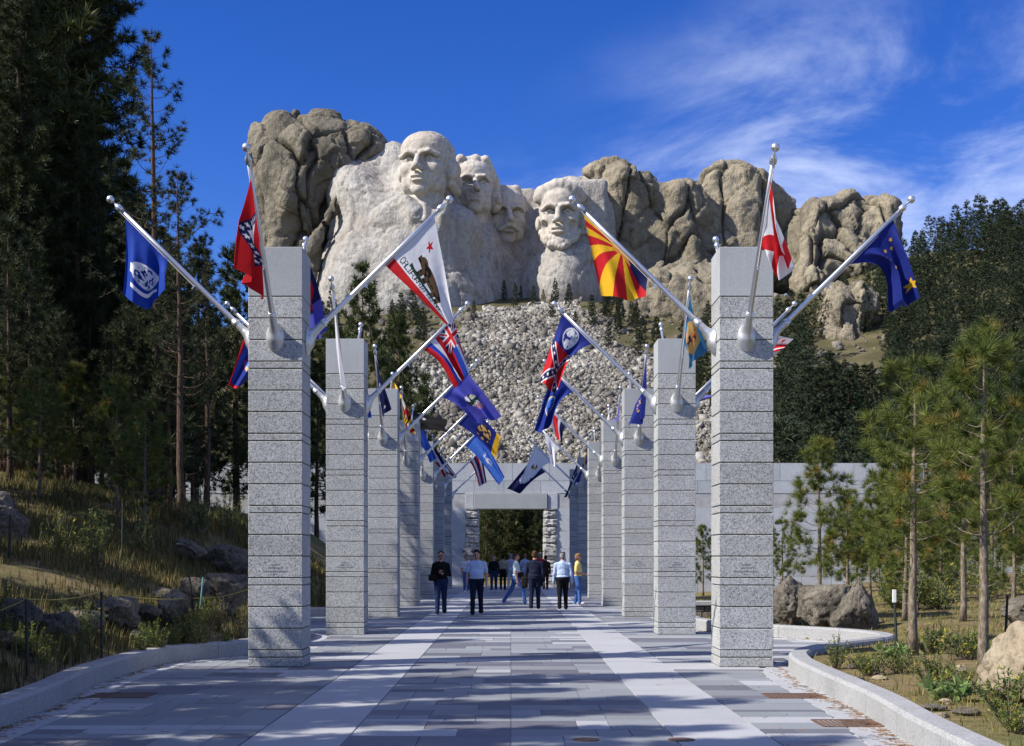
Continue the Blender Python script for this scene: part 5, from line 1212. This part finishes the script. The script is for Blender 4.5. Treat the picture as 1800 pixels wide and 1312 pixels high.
wv_ = np.concatenate(wood_v); me = new_mesh('distant_wood', wv_, np.arange(len(wv_)).reshape(-1, 3), [MAT['needles_far']]); set_attr(me, 'tone', np.concatenate(wood_t)); structure('distant_wood', me, 'dark pine wood on the far right hillside', 'stuff')
print('WOOD', len(cand), len(wv_)//3)
for k in range(32):
    px, Y = rp.uniform(1380, 1600), rp.uniform(205, 302); by_top(px, Y, rp.uniform(612, 715), FAR[k % 4], 15.0, 'dark pine at the foot of the low tawny outcrop', 'pines below the tawny outcrop', 1.25)
for k in range(24):
    a_ = k < 13; px = rp.uniform(1425, 1545) if a_ else rp.uniform(1545, 1625); Y = rp.uniform(250, 288) if a_ else rp.uniform(280, 335)
    by_top(px, Y, rp.uniform(628, 665) if a_ else rp.uniform(530, 610), FAR[k % 4], 15.0, 'dark pine crowding round the low tawny outcrop', 'pines round the tawny outcrop', 1.4)
for px, py, sc in ((1443, 372, 0.30), (1383, 352, 0.2), (1213, 316, 0.12), (1395, 400, 0.3), (1570, 400, 0.3)):
    plant_tree('pine_tree', FAR[1], P(px, py, 425) - [0, 0, 15*sc*0.8], 'little pine growing on top of the right crags', 'tree', rz_(), sc, 'pines on top of the crags')
for k in range(24):
    px, Y = rp.uniform(120, 600), rp.uniform(150, 380); g_ = at_depth(px, Y); sc = rp.uniform(0.6, 0.95)
    if VY - (g_[2] + 15*sc - CAM_H)*F_PX/Y < 470: continue
    plant_tree('pine_tree', FAR[k % 4], g_ - [0, 0, 0.3], 'dark pine on the far slope behind the left wood', 'tree', rz_(), sc, 'pines on the far left slope')

# ------------------------------------------------------------------ boulders
bm = bmesh.new(); bmesh.ops.create_icosphere(bm, subdivisions=5, radius=1.0); bm.verts.index_update()
ICO_V = np.array([w.co[:] for w in bm.verts]); ICO_F = np.array([[w.index for w in q.verts] for q in bm.faces]); bm.free()
def boulder(loc, size, seed, label, mat='rock_boulder', cuts=9, rotz=0.0, rough=0.06, name='boulder', group=None, sink=0.25, shape=None, tilt=0.0, lo=0.62):
    r = np.random.default_rng(seed); v = ICO_V.copy()
    for k in range(cuts):
        n = r.normal(size=3); n /= np.linalg.norm(n); o_ = r.uniform(lo, 0.88); d = v @ n - o_; v = v - n*(np.maximum(d, 0)*0.985)[:, None]
    if shape: v = shape(v)
    n0 = v/(np.linalg.norm(v, axis=1, keepdims=True)+1e-9)
    d1, d2 = worley(v*2.3 + seed, seed); c = 1 - smooth01(d2-d1, 0, 0.07)
    v = v + n0*(rough*fbm(v*2.6+seed, 6, seed, 0.58) - 0.045*c*rough/0.06)[:, None]
    v = v*np.array(size); v = v @ rot(math.degrees(rotz), tilt, 0).T; v[:, 2] += size[2]*(1-sink)
    me = new_mesh(name, v, ICO_F, [MAT[mat]], None, True); set_attr(me, 'crack', c*0.8)
    return thing(name, label, 'rock', loc, 0, group, me)
def rock_px(px, py, w, h, d, seed, label, **kw):
    g = on_ground(px, py); s = g[1]/F_PX; return boulder(g, (w*s/2, d, h*s/2), seed, label, **kw)
for a in ((28, 1110, 84, 74, 0.35, 1, 'dark rounded rock at the left edge under the rope'), (16, 1140, 46, 40, 0.3, 2, 'small low rock in the grass at the left edge'), (92, 1125, 96, 62, 0.35, 3, 'long low rock behind the first rope stake'), (150, 1118, 80, 66, 0.35, 4, 'ledge of rough rock left of the second stake'), (215, 1112, 92, 76, 0.35, 5, 'rough ledge of rock right of the second stake'),
          (305, 1098, 66, 78, 0.40, 6, 'upright pale rock behind the leaning stake'), (290, 1062, 70, 34, 0.4, 7, 'flat pale rock above the upright rock'), (345, 1070, 60, 66, 0.4, 9, 'grey rock between the stakes and the left pillar'), (392, 1086, 74, 110, 0.5, 8, 'tall lumpy rock beside the nearest left pillar'), (400, 1010, 90, 60, 0.6, 10, 'brown rock high on the bank beside the pillar'), (12, 960, 60, 110, 0.6, 12, 'rock face high on the bank at the left edge'), (330, 985, 70, 46, 0.6, 13, 'half buried rock on the shaded bank'), (262, 1096, 44, 40, 0.25, 14, 'small broken rock between the ledge and the upright rock'), (122, 1098, 60, 36, 0.3, 15, 'pale slab of rock above the long low rock'), (60, 1088, 40, 30, 0.25, 16, 'small grey rock just under the rope'), (190, 1086, 54, 34, 0.3, 17, 'jagged rock on top of the rough ledge'), (372, 1060, 46, 44, 0.3, 18, 'pale rock peeping over the lumpy rock'), (240, 1128, 40, 26, 0.2, 19, 'low stone in the weeds before the ledge')):
    rock_px(*a, rotz=a[5], rough=0.085, cuts=15, lo=0.52, group='rocks on the left bank')
def wedge(v):
    v = v.copy(); t = np.clip((v[:, 2]+0.8)/1.7, 0, 1); v[:, 0] = v[:, 0]*(1.15-1.02*t) + 0.18*t; v[:, 1] *= (1-0.6*t); v[:, 2] *= 1.12; return v
def slabby(v): v = v.copy(); v[:, 2] = np.minimum(v[:, 2], 0.62 + 0.03*v[:, 0]); v[:, 0] = np.clip(v[:, 0], -0.72, 0.8); return v
rock_px(1500, 1110, 106, 96, 0.45, 31, 'pointed wedge shaped boulder with pale tip behind the kerb', shape=wedge, rotz=0.2, rough=0.07, cuts=8, lo=0.7, sink=0.10)
rock_px(1452, 1104, 118, 104, 0.55, 32, 'dark flat topped boulder behind the curved kerb', shape=slabby, rough=0.08, cuts=9, lo=0.66, sink=0.2)
rock_px(1386, 1098, 78, 92, 0.55, 33, 'rounded brown boulder beside the nearest right pillar', rough=0.09, cuts=12, lo=0.55, sink=0.2)
boulder(on_ground(1830, 1232), (0.46, 0.8, 0.50), 47, 'big smooth sandy boulder cut off by the right edge', 'rock_sand', 14, 0.4, 0.085, sink=0.40, lo=0.66)
boulder(on_ground(1800, 1105), (0.42, 0.5, 0.32), 44, 'dark broken rock above the sandy boulder', 'rock_boulder', 12, 0.4, 0.12, sink=0.2)
for k, (px, py, w, h) in enumerate(((1508, 1197, 26, 9), (1545, 1195, 30, 9), (1640, 1250, 50, 14), (1662, 1238, 28, 12), (1700, 1258, 54, 16), (1655, 1262, 30, 10), (1560, 1150, 26, 16), (1690, 1185, 28, 18), (1500, 1176, 24, 8))):
    rock_px(px, py, w, h, 0.09, 60+k, 'small flat stone in the grass of the right bed', rough=0.08, cuts=10, name='stone', group='small stones in the right bed', mat='rock_sand' if k % 2 else 'rock_boulder')

# ------------------------------------------------------------------ ground cover
def blades(xy, hgt_, w, r, lean=0.45, seg=2):
    n = len(xy); z = height(xy[:, 0], xy[:, 1]); a = r.uniform(0, 6.28, n); d = np.stack([np.cos(a), np.sin(a)], -1); l = (lean*hgt_*r.uniform(0.1, 1.0, n))[:, None]
    b = np.concatenate([xy, z[:, None]-0.02], 1); sd = np.stack([-d[:, 1], d[:, 0], 0*a], -1)*(w/2)[:, None]
    m_ = b + np.concatenate([d*l*0.35, (hgt_*0.6)[:, None]], 1); t = b + np.concatenate([d*l, hgt_[:, None]], 1)
    v = np.stack([b-sd, b+sd, m_+sd*0.7, m_-sd*0.7, t], 1).reshape(-1, 3); q = np.arange(n)[:, None]*5
    return v, np.concatenate([q + np.array([[0, 1, 2]]), q + np.array([[0, 2, 3]]), q + np.array([[3, 2, 4]])], 0), 5
rg = np.random.default_rng(12)
def scatter(n, x0, x1, y0, y1, ok, clump=0.0):
    out = []
    while sum(map(len, out)) < n:
        y = y0*(y1/y0)**rg.random(n); x = rg.uniform(x0, x1, n)
        m = ok(x, y); p = np.stack([x, y], -1)[m]
        if clump:
            q = fbm(np.concatenate([p*clump, 0*p[:, :1]], 1), 3, 4); p = p[q > rg.uniform(-0.95, 0.60, len(q))]
        out.append(p)
    return np.concatenate(out)[:n]
pl_ = scatter(84000, -16, -3.6, 9.5, 44, lambda x, y: (x < kx(KL, y)-0.32) & (x > -0.42*y-1.2), 0.9)
hh = (0.12 + 0.34*rg.random(len(pl_))**1.6)*(0.8+0.5*(fbm(np.concatenate([pl_*0.6, 0*pl_[:, :1]], 1), 2, 6)))
v, f, k = blades(pl_, np.maximum(hh, 0.05), 0.006 + 0.00042*pl_[:, 1], rg)
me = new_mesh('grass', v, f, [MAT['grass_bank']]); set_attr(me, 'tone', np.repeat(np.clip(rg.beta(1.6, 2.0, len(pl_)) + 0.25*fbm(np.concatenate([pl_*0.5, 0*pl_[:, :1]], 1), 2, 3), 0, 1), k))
structure('grass', me, 'rough grass and weeds on the shaded left bank', 'stuff')
pr_ = scatter(30000, 3.4, 16, 9.5, 42, lambda x, y: (x > kx(KR, y)+0.33) & (x < 0.42*y+1.2), 1.3)
hh = 0.025 + 0.10*rg.random(len(pr_))**2
v, f, k = blades(pr_, hh, 0.005 + 0.0004*pr_[:, 1], rg, 0.9)
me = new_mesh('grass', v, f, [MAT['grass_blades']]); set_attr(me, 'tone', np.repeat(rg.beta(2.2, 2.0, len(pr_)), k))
structure('grass', me, 'short dry grass in the sunny right bed', 'stuff')
def bush(seed, n_stem, H, W, leafn, leafw, mat, leafl=0.05, stem='bark_young'):
    r = np.random.default_rng(seed); mb = MB(); cen, dr = [], []
    for i in range(n_stem):
        a, s = r.uniform(0, 6.28), r.uniform(0.1, 1.0); tip = np.array([math.cos(a)*W*s, math.sin(a)*W*s, H*r.uniform(0.55, 1.0)*(1.1-0.35*s)]); b = tip*[0.25, 0.25, 0]
        md = (b+tip)/2 + r.normal(0, 0.05*H, 3); mb.tube([b, md, tip], [0.005, 0.004, 0.002], 3, False)
        for t in np.linspace(0.25, 1, leafn):
            q = b*(1-t)**2 + 2*md*t*(1-t) + tip*t*t; cen.append(q); dr.append(r.normal(0, 0.6, 3) + [0, 0, 0.4])
    cen, dr = np.array(cen), np.array(dr); v, f = needles(cen, dr, np.full(len(cen), leafl), 4, leafw, r, 0.9)
    fo = new_mesh('foliage', v, f, [MAT[mat]]); set_attr(fo, 'tone', np.repeat(r.random(len(cen)), 12)); return mb.mesh('stem', [MAT[stem]]), fo
BU = [bush(300+i, 46, 0.34, 0.34, 8, 0.012, 'weed_leaves') for i in range(2)]; BT = [bush(310+i, 26, 0.62, 0.28, 11, 0.012, 'weed_leaves', 0.06) for i in range(2)]; BD = bush(320, 34, 0.62, 0.16, 7, 0.006, 'grass_blades', 0.07); BM = bush(330, 12, 0.16, 0.20, 4, 0.07, 'broadleaf', 0.15)
for k, (px, py, me, sc, lab) in enumerate((
    (1530, 1188, BU[0], 1.0, 'dense green weed clump in the bend of the right kerb'), (1572, 1158, BM, 1.0, 'pale broad leaved plant at the foot of the stake'), (1640, 1205, BU[1], 1.0, 'leafy weed clump between the two pale trunks'), (1668, 1232, BM, 1.1, 'pale broad leaved plant beside the stones'), (1680, 1222, BU[0], 0.9, 'dark weed clump left of the tallest young pine'), (1775, 1262, BU[1], 1.25, 'leafy weed in front of the sandy boulder'), (1640, 1150, BU[1], 1.2, 'weed clump behind the pale trunked pine'), (1700, 1160, BU[0], 1.3, 'low weeds at the foot of the dark trunk'), (1790, 1290, BU[0], 0.8, 'weed in the bottom right corner'),
    (1470, 1178, BT[0], 0.7, 'yellowish upright weed inside the kerb bend'), (1585, 1185, BU[1], 0.8, 'small weed clump on the bare soil'))):
    t = thing('weed', lab, 'plant', on_ground(px, py), rz_(), 'weeds in the right bed'); t.scale = (sc,)*3; link('stem', me[0], t); link('foliage', me[1], t)
for k in range(34):
    px, Y = rp.uniform(1560, 1830), rp.uniform(30, 48); g_ = at_depth(px, Y); t = thing('weed', 'yellow green brush among the young pines on the right', 'plant', g_, rz_(), 'brush under the right pines'); sc = rp.uniform(1.1, 2.2); t.scale = (sc*1.2, sc*1.2, sc); me = BT[k % 2] if k % 3 else BU[k % 2]; link('stem', me[0], t); link('foliage', me[1], t)
for k in range(26):
    px, py = rp.uniform(0, 430), rp.uniform(1085, 1180); 
    if py > 1262 - 0.26*px: continue
    t = thing('weed', 'upright weed in the long grass of the left bank', 'plant', on_ground(px, py), rz_(), 'weeds on the left bank'); sc = rp.uniform(0.5, 0.95); t.scale = (sc,)*3; me = BT[k % 2]; link('stem', me[0], t); link('foliage', me[1], t)
for px, py, lab in ((368, 1105, 'dry straw coloured grass clump right of the teal stake'), (385, 1110, 'straw clump leaning on the lumpy rock'), (425, 1125, 'dry yellow grass clump touching the nearest left pillar')):
    t = thing('dry_grass', lab, 'plant', on_ground(px, py), rz_(), 'dry clumps by the left pillar'); link('stem', BD[0], t); link('foliage', BD[1], t)
for px, py, sc, lab in ((255, 985, 1.6, 'tall yellow green weed on the shaded bank'), (350, 940, 2.0, 'yellow flowering weeds below the soil edge'), (400, 945, 2.0, 'yellow green weeds beside the pillar below the soil edge'), (170, 990, 1.5, 'faint green weed on the shaded slope'), (105, 985, 1.3, 'small weed on the dark slope at left')):
    t = thing('weed', lab, 'plant', on_ground(px, py), rz_(), 'weeds higher on the left bank'); t.scale = (sc,)*3; link('stem', BT[0][0], t); link('foliage', BT[0][1], t)
# ------------------------------------------------------------------ stakes and rope
def stake(px0, py0, px1, py1, label, mat='stake', w=0.016, tag=None):
    g = on_ground(px0, py0); top = P(px1, py1, g[1]); t = thing('stake', label, 'stake', g, 0, 'stakes of the rope fences')
    mb = MB(); mb.tube([(0, 0, -0.1), tuple(top-g)], [w, w*0.9], 6); build(mb, 'shaft', MAT[mat], t)
    if tag: mb = MB(); d = top-g; mb.box((d[0]-0.02, -0.022, d[2]-0.16), (d[0]+0.02, 0.022, d[2]+0.01)); build(mb, 'tag', MAT[tag], t)
    return g, top
tops = []
for a in ((48, 1190, 46, 1053, 'thin dark stake nearest the left picture edge'), (179, 1166, 178, 1040, 'thin dark stake carrying the peak of the rope'), (347, 1112, 333, 1012, 'dark stake leaning left in front of the upright rock'), (349, 1094, 357, 1015, 'teal stake beside the dry grass', 'teal_paint')):
    g, tp = stake(*a); tops.append(tp)
for a in ((16, 985, 18, 905, 'dark stake high on the bank at the left edge'), (215, 985, 216, 885, 'dark stake on the shaded bank under the slender pine'), (243, 972, 243, 890, 'second dark stake on the shaded bank'), (414, 908, 414, 860, 'dark stake on the soil edge before the far wall')): stake(*a, w=0.022)
stake(1577, 1156, 1572, 1038, 'dark stake with white tag in front of the pale trunked pine', 'stake', 0.020, 'white_paint'); stake(1767, 1118, 1771, 1046, 'black stake beside the tallest young pine', 'stake', 0.022)
mb = MB(); pts = [P(-60, 1082, tops[0][1]), tops[0], tops[1], tops[2] + [0, 0, -0.36], P(437, 1036, 21.0)]
dense = []
for a, b in zip(pts[:-1], pts[1:]):
    for s in np.linspace(0, 1, 9)[:-1]: dense.append(a + (b-a)*s - np.array([0, 0, 0.05*math.sin(math.pi*s)]))
dense.append(pts[-1]); mb.tube(dense, [0.007]*len(dense), 5)
o = thing('rope', 'yellow rope strung between the stakes on the left bank', 'rope', (0, 0, 0), 0, None, mb.mesh('rope', [MAT['rope']]))
# stone seat behind the nearest right pillar
t = thing('masonry_bench', 'low stone seat wall with pale slab between the right pillars', 'bench', (5.0, 31.2, 0)); rs = random.Random(6)
mb = MB(); mb.box((-0.9, -0.22, 0.43), (0.9, 0.3, 0.53), 0.012); build(mb, 'seat_slab', MAT['kerb_stone'], t)
mb = MB(); mb.box((-0.85, -0.13, 0), (0.85, 0.25, 0.42)); build(mb, 'mortar', MAT['joint'], t)
z = 0.0
for rr in range(3):
    x = -0.85
    while x < 0.82:
        w = min(rs.uniform(0.18, 0.38), 0.85-x); mb = MB(); mb.box((x+0.008, -0.16-0.02*rs.random(), z+0.008), (x+w-0.008, -0.10, z+0.132), 0.012); build(mb, 'wall_stone', MAT['rock_boulder'], t); x += w
    z += 0.14

# fallen pine needles gathered along the kerbs and joints
n = 1500; y = 10.8 + 18*rg.random(n)**1.4; sd = rg.random(n) < 0.5; off = 0.02 + np.abs(rg.normal(0, 0.10, n)) + (rg.random(n) < 0.05)*rg.random(n)*1.6
x = np.where(sd, kx(KL, y) + off, kx(KR, y) - off); a = rg.uniform(0, 6.28, n); L = rg.uniform(0.02, 0.05, n); w = 0.0015
dx, dy = np.cos(a)*L, np.sin(a)*L; px_, py_ = -np.sin(a)*w, np.cos(a)*w; z = np.full(n, 0.005)
v = np.stack([np.stack([x-dx-px_, y-dy-py_, z], -1), np.stack([x+dx-px_, y+dy-py_, z], -1), np.stack([x+dx+px_, y+dy+py_, z+0.004], -1), np.stack([x-dx+px_, y-dy+py_, z+0.004], -1)], 1).reshape(-1, 3)
simple('litter', (0.22, 0.125, 0.06), 0.9, 0.1, 0, 0.4, 3)
structure('needle_litter', new_mesh('needle_litter', v, np.arange(n*4).reshape(-1, 4), [MAT['litter']]), 'brown pine needles scattered along the kerbs', 'stuff')
# ------------------------------------------------------------------ visitors
def cloth(name, col): return MAT.get(name) or simple(name, col, 0.9, 0.1, 0, 0.10, 12)
SKIN = simple('skin', (0.46, 0.25, 0.17), 0.6, 0.3, 0, 0.06, 10); SHADES = simple('dark_glass', (0.01, 0.01, 0.012), 0.2, 0.5)
FAB = {k: cloth('cloth_'+k, c) for k, c in dict(black=(0.012, 0.012, 0.013), navy=(0.014, 0.017, 0.035), denim=(0.05, 0.11, 0.30), ink=(0.022, 0.035, 0.085), paleblue=(0.36, 0.44, 0.60), skyblue=(0.40, 0.50, 0.68), mint=(0.48, 0.60, 0.64), yellow=(0.68, 0.56, 0.20), khaki=(0.33, 0.29, 0.20), white=(0.72, 0.72, 0.74), brown=(0.05, 0.03, 0.022), lilac=(0.45, 0.44, 0.60), red=(0.45, 0.03, 0.04), hair_dark=(0.015, 0.012, 0.010), hair_brown=(0.08, 0.045, 0.022), hair_fair=(0.22, 0.13, 0.06), hair_grey=(0.25, 0.24, 0.23), cap=(0.05, 0.05, 0.055), pale=(0.55, 0.55, 0.50), leather=(0.02, 0.016, 0.014)).items()}
def person(px, py, yaw, label, top, legs, shoes, hair, H=1.72, stride=0.0, arms='walk', sleeve='short', w=1.0, belly=0.0, longhair=False, hat=None, shades=False, res=0.0125, headdown=0.0, headyaw=0.0):
    V = Vol((-0.46, -0.52, -0.03), (0.46, 0.52, 1.86), res); s_ = stride
    # legs: 2 trousers, 3 shoes
    for sd, ph in ((-1, s_), (1, -s_)):
        hip = (sd*0.088, 0, 0.90); knee = (sd*0.095, -0.20*ph - 0.04*abs(ph), 0.49); ank = (sd*0.10, -0.30*ph + (0.10 if ph < 0 else 0.0)*abs(ph), 0.095 + (0.05*abs(ph) if ph < 0 else 0))
        V.cap(hip, knee, 0.098*w, 0.070, 0.03, 'add', 2); V.cap(knee, ank, 0.069, 0.060, 0.02, 'add', 2); V.cap((ank[0], ank[1], ank[2]), (ank[0], ank[1], 0.075+ank[2]-0.095), 0.064, 0.068, 0.0, 'add', 2)
        V.ell((ank[0], ank[1]-0.055, ank[2]-0.050), (0.047, 0.125, 0.042), None, 0.01, 'add', 3); V.ell((ank[0], ank[1]+0.02, ank[2]-0.045), (0.042, 0.060, 0.048), None, 0.01, 'add', 3)
    V.ell((0, 0.012, 0.95), (0.180*w, 0.125*w, 0.135), None, 0.04, 'add', 2)
    V.ell((0, -0.015-belly*0.4, 1.10), (0.160*w, (0.112+belly)*w, 0.150), None, 0.03, 'add', 1); V.ell((0, 0.0, 1.28), (0.172*w, 0.122, 0.175), None, 0.06, 'add', 1); V.cap((0, 0.012, 1.415), (-0.140*w, 0.012, 1.375), 0.070, 0.058, 0.05, 'add', 1); V.cap((0, 0.012, 1.415), (0.140*w, 0.012, 1.375), 0.070, 0.058, 0.05, 'add', 1); V.cap((0, 0.012, 1.40), (0, 0.010, 1.455), 0.075, 0.058, 0.04, 'add', 1)
    V.ell((0, -0.005, 1.005), (0.172*w, (0.124+belly*0.8)*w, 0.045), None, 0.02, 'add', 1)
    # arms
    for sd in (-1, 1):
        sh = np.array([sd*0.172*w, 0.01, 1.365]); ph = -s_*sd
        if arms == 'walk': el = sh + [sd*0.05, 0.06+0.10*ph*-1, -0.28]; wr = el + [sd*0.01, -0.10-0.14*ph*-1*0.3, -0.235]
        elif arms == 'hold': el = sh + [sd*0.055, 0.02, -0.27]; wr = np.array([sd*0.055, -0.235, 1.18 - 0.05*(sd > 0)])
        elif arms == 'front': el = sh + [sd*0.04, 0.03, -0.28]; wr = np.array([sd*0.05, -0.24, 1.05])
        elif arms == 'pocket': el = sh + [sd*0.11, 0.07, -0.27]; wr = np.array([sd*0.185, -0.03, 0.93])
        else: el = sh + [sd*0.045, 0.02, -0.29]; wr = el + [sd*0.012, -0.05, -0.245]
        long_ = sleeve == 'long'
        V.cap(sh, el, 0.056, 0.046, 0.03, 'add', 1 if long_ else 0)
        if not long_: V.cap(sh, sh + (el-sh)*0.66, 0.061, 0.064, 0.03, 'add', 1)
        V.cap(el, wr, 0.050 if long_ else 0.043, 0.042 if long_ else 0.029, 0.02, 'add', 1 if long_ else 0)
        fd = wr-el; fd /= np.linalg.norm(fd); pc = wr + fd*0.055; V.ell(pc, (0.028, 0.034, 0.048), None, 0.015, 'add', 0)
        ax_ = np.array([0, 1.0, 0]) if abs(fd[1]) < 0.8 else np.array([1.0, 0, 0]); ax_ = ax_ - fd*ax_.dot(fd); ax_ /= np.linalg.norm(ax_); cu = np.array([-sd*0.35, -0.15, 0])
        for q, ln in ((-0.026, 0.060), (-0.009, 0.072), (0.009, 0.068), (0.026, 0.052)):
            b = pc + ax_*q + fd*0.032; m_ = b + fd*ln*0.6 + cu*0.02; V.cap(b, m_, 0.0105, 0.010, 0.004, 'add', 0); V.cap(m_, m_ + fd*ln*0.3 + cu*0.05, 0.010, 0.009, 0.002, 'add', 0)
        b = pc - ax_*0.028; V.cap(b, b + fd*0.03 - ax_*0.025, 0.0115, 0.010, 0.004, 'add', 0)
    # neck and head
    V.cap((0, 0.012, 1.42), (0, -0.005, 1.53), 0.055, 0.052, 0.02, 'add', 0)
    Rh = rot(headyaw, headdown, 0); c0 = np.array([0, -0.012, 1.535]); hp = lambda x, y, z: c0 + Rh @ np.array([x, y, z])
    V.ell(hp(0, 0.0, 0.105), (0.074, 0.093, 0.105), Rh, 0.015, 'add', 0); V.ell(hp(0, -0.035, 0.045), (0.054, 0.058, 0.062), Rh, 0.02, 'add', 0)
    V.cap(hp(0, -0.088, 0.105), hp(0, -0.108, 0.072), 0.012, 0.016, 0.008, 'add', 0)
    for sd in (-1, 1):
        V.ell(hp(sd*0.076, 0.005, 0.088), (0.012, 0.022, 0.032), Rh, 0.004, 'add', 0)
        V.ell(hp(sd*0.031, -0.088, 0.106), (0.014, 0.010, 0.008), Rh, 0.0, 'add', 5)
    V.ell(hp(0, -0.094, 0.038), (0.026, 0.010, 0.006), Rh, 0.0, 'add', 6)
    V.ell(hp(0, 0.024, 0.140), (0.084, 0.094, 0.088), Rh, 0.005, 'add', 4); V.ell(hp(0, 0.050, 0.085), (0.078, 0.062, 0.085), Rh, 0.01, 'add', 4)
    if longhair:
        V.ell(hp(0, 0.045, 0.10), (0.098, 0.080, 0.115), Rh, 0.02, 'add', 4); V.ell(hp(0, 0.0, 0.175), (0.088, 0.092, 0.055), Rh, 0.02, 'add', 4)
    if shades:
        for sd in (-1, 1): V.ell(hp(sd*0.034, -0.092, 0.108), (0.030, 0.014, 0.020), Rh, 0.0, 'add', 5)
    if hat: V.ell(hp(0, 0.0, 0.185), (0.094, 0.108, 0.040), Rh, 0.004, 'add', 7); V.ell(hp(0, -0.07, 0.165), (0.075, 0.075, 0.014), Rh, 0.004, 'add', 7)
    v, f, mt = V.mesh(); N = normals(v, f)
    fold = 0.006*fbm(v*np.array([9, 9, 16.0]), 3, int(px)) + 0.003*fbm(v*38, 2, int(py)); isc = np.isin(mt, (1, 2)); v = v + N*(fold*isc)[:, None]
    fm = np.median(mt[f], axis=1).astype(int)
    lip = MAT.get('lip') or simple('lip', (0.33, 0.12, 0.09), 0.6)
    me = new_mesh('person', v*(H/1.745), f, [SKIN, FAB[top], FAB[legs], FAB[shoes], FAB[hair], SHADES, lip, FAB[hat or 'cap']], fm, True)
    g = G(px, py); return thing('person', label, 'person', (g[0], g[1], 0.002), math.radians(yaw), 'visitors on the walk', me)
person(775, 1080, 4, 'person in black sweater and dark jeans looking down at their hands', 'black', 'ink', 'black', 'hair_dark', 1.71, 0.35, 'hold', 'long', 1.12, 0.02, shades=True, headdown=12)
person(838, 1081, -4, 'person in light blue polo shirt and dark trousers walking towards the viewer', 'skyblue', 'navy', 'black', 'hair_dark', 1.75, 0.45, 'walk', 'short', 1.18, 0.035, headdown=26)
person(907, 1063, 95, 'person in pale mint tee and blue jeans striding to the right', 'mint', 'denim', 'white', 'hair_brown', 1.67, 1.0, 'down', 'short', 1.02, 0.02)
person(940, 1071, 174, 'person in dark navy suit walking away with a bag', 'navy', 'navy', 'black', 'hair_brown', 1.74, 0.3, 'down', 'long', 1.22, 0.03)
person(989, 1072, 180, 'person in pale blue sweatshirt, black trousers and cap walking away', 'skyblue', 'black', 'black', 'hair_grey', 1.70, 0.35, 'down', 'long', 1.24, 0.03, hat='cap')
person(1016, 1063, 78, 'person in yellow tee and blue jeans standing by the fifth right pillar', 'yellow', 'denim', 'white', 'hair_fair', 1.66, 0.25, 'front', 'short', 1.0, 0.01, longhair=True)
person(820, 1042, 8, 'person in white partly hidden behind the light blue polo shirt', 'white', 'denim', 'white', 'hair_fair', 1.66, 0.4, 'walk', 'short', 1.0, 0.0, longhair=True, res=0.018)
person(868, 1041, 0, 'person in black top, jeans and white shoes walking nearer', 'black', 'ink', 'white', 'hair_fair', 1.66, 0.5, 'walk', 'long', 1.05, 0.0, longhair=True, res=0.018)
person(884, 1037, 180, 'person in khaki jacket and black trousers seen from behind', 'khaki', 'black', 'black', 'hair_dark', 1.66, 0.2, 'down', 'long', 1.1, 0.0, res=0.018)
person(898, 1036, 170, 'person in lilac top beside the khaki jacket', 'lilac', 'mint', 'white', 'hair_grey', 1.72, 0.2, 'down', 'long', 1.1, 0.0, res=0.018)
person(923, 1036, 185, 'person in pale blue top and shorts walking away', 'paleblue', 'skyblue', 'white', 'hair_fair', 1.72, 0.3, 'down', 'short', 1.05, 0.0, res=0.018)
person(959, 1037, 186, 'person in brown jacket walking away beside the suit', 'brown', 'brown', 'leather', 'hair_dark', 1.64, 0.4, 'down', 'long', 1.05, 0.0, res=0.018)
person(949, 1033, 180, 'person in red top and pale hat partly hidden by the suit', 'red', 'navy', 'white', 'hair_grey', 1.78, 0.2, 'down', 'short', 1.1, 0.0, hat='pale', res=0.018)
def bag(px, py, z, off, size, label, mat='leather', strap=None):
    g = G(px, py); t = thing('bag', label, 'bag', (g[0]+off[0], g[1]+off[1], z), 0, 'bags carried by visitors')
    V = Vol((-0.3, -0.2, -0.3), (0.3, 0.2, 0.3), 0.02); V.box((0, 0, 0), size, None, 0.045); v, f, _ = V.mesh(); po = link('pouch', new_mesh('pouch', v, f, [FAB[mat]], None, True), t)
    if strap: mb = MB(); mb.tube(strap, [0.011]*len(strap), 5); build(mb, 'strap', FAB[mat], po)
bag(775, 1080, 1.00, (-0.20, -0.10), (0.13, 0.07, 0.09), 'black shoulder bag at the hip of the black sweater', 'leather', [(-0.05, 0, 0.08), (0.02, -0.02, 0.25), (0.07, 0.02, 0.44), (0.12, 0.12, 0.40), (0.05, 0.08, 0.08)])
bag(940, 1071, 0.80, (-0.31, 0.0), (0.10, 0.06, 0.17), 'dark bag hanging beside the navy suit', 'leather', [(-0.04, 0, 0.14), (-0.03, 0, 0.22), (0.03, 0, 0.22), (0.04, 0, 0.14)])
bag(907, 1063, 0.98, (0.16, -0.12), (0.11, 0.06, 0.085), 'small dark hip bag on the striding person', 'leather', [(-0.06, 0.02, 0.06), (-0.16, -0.03, 0.28), (-0.20, 0.08, 0.44)])
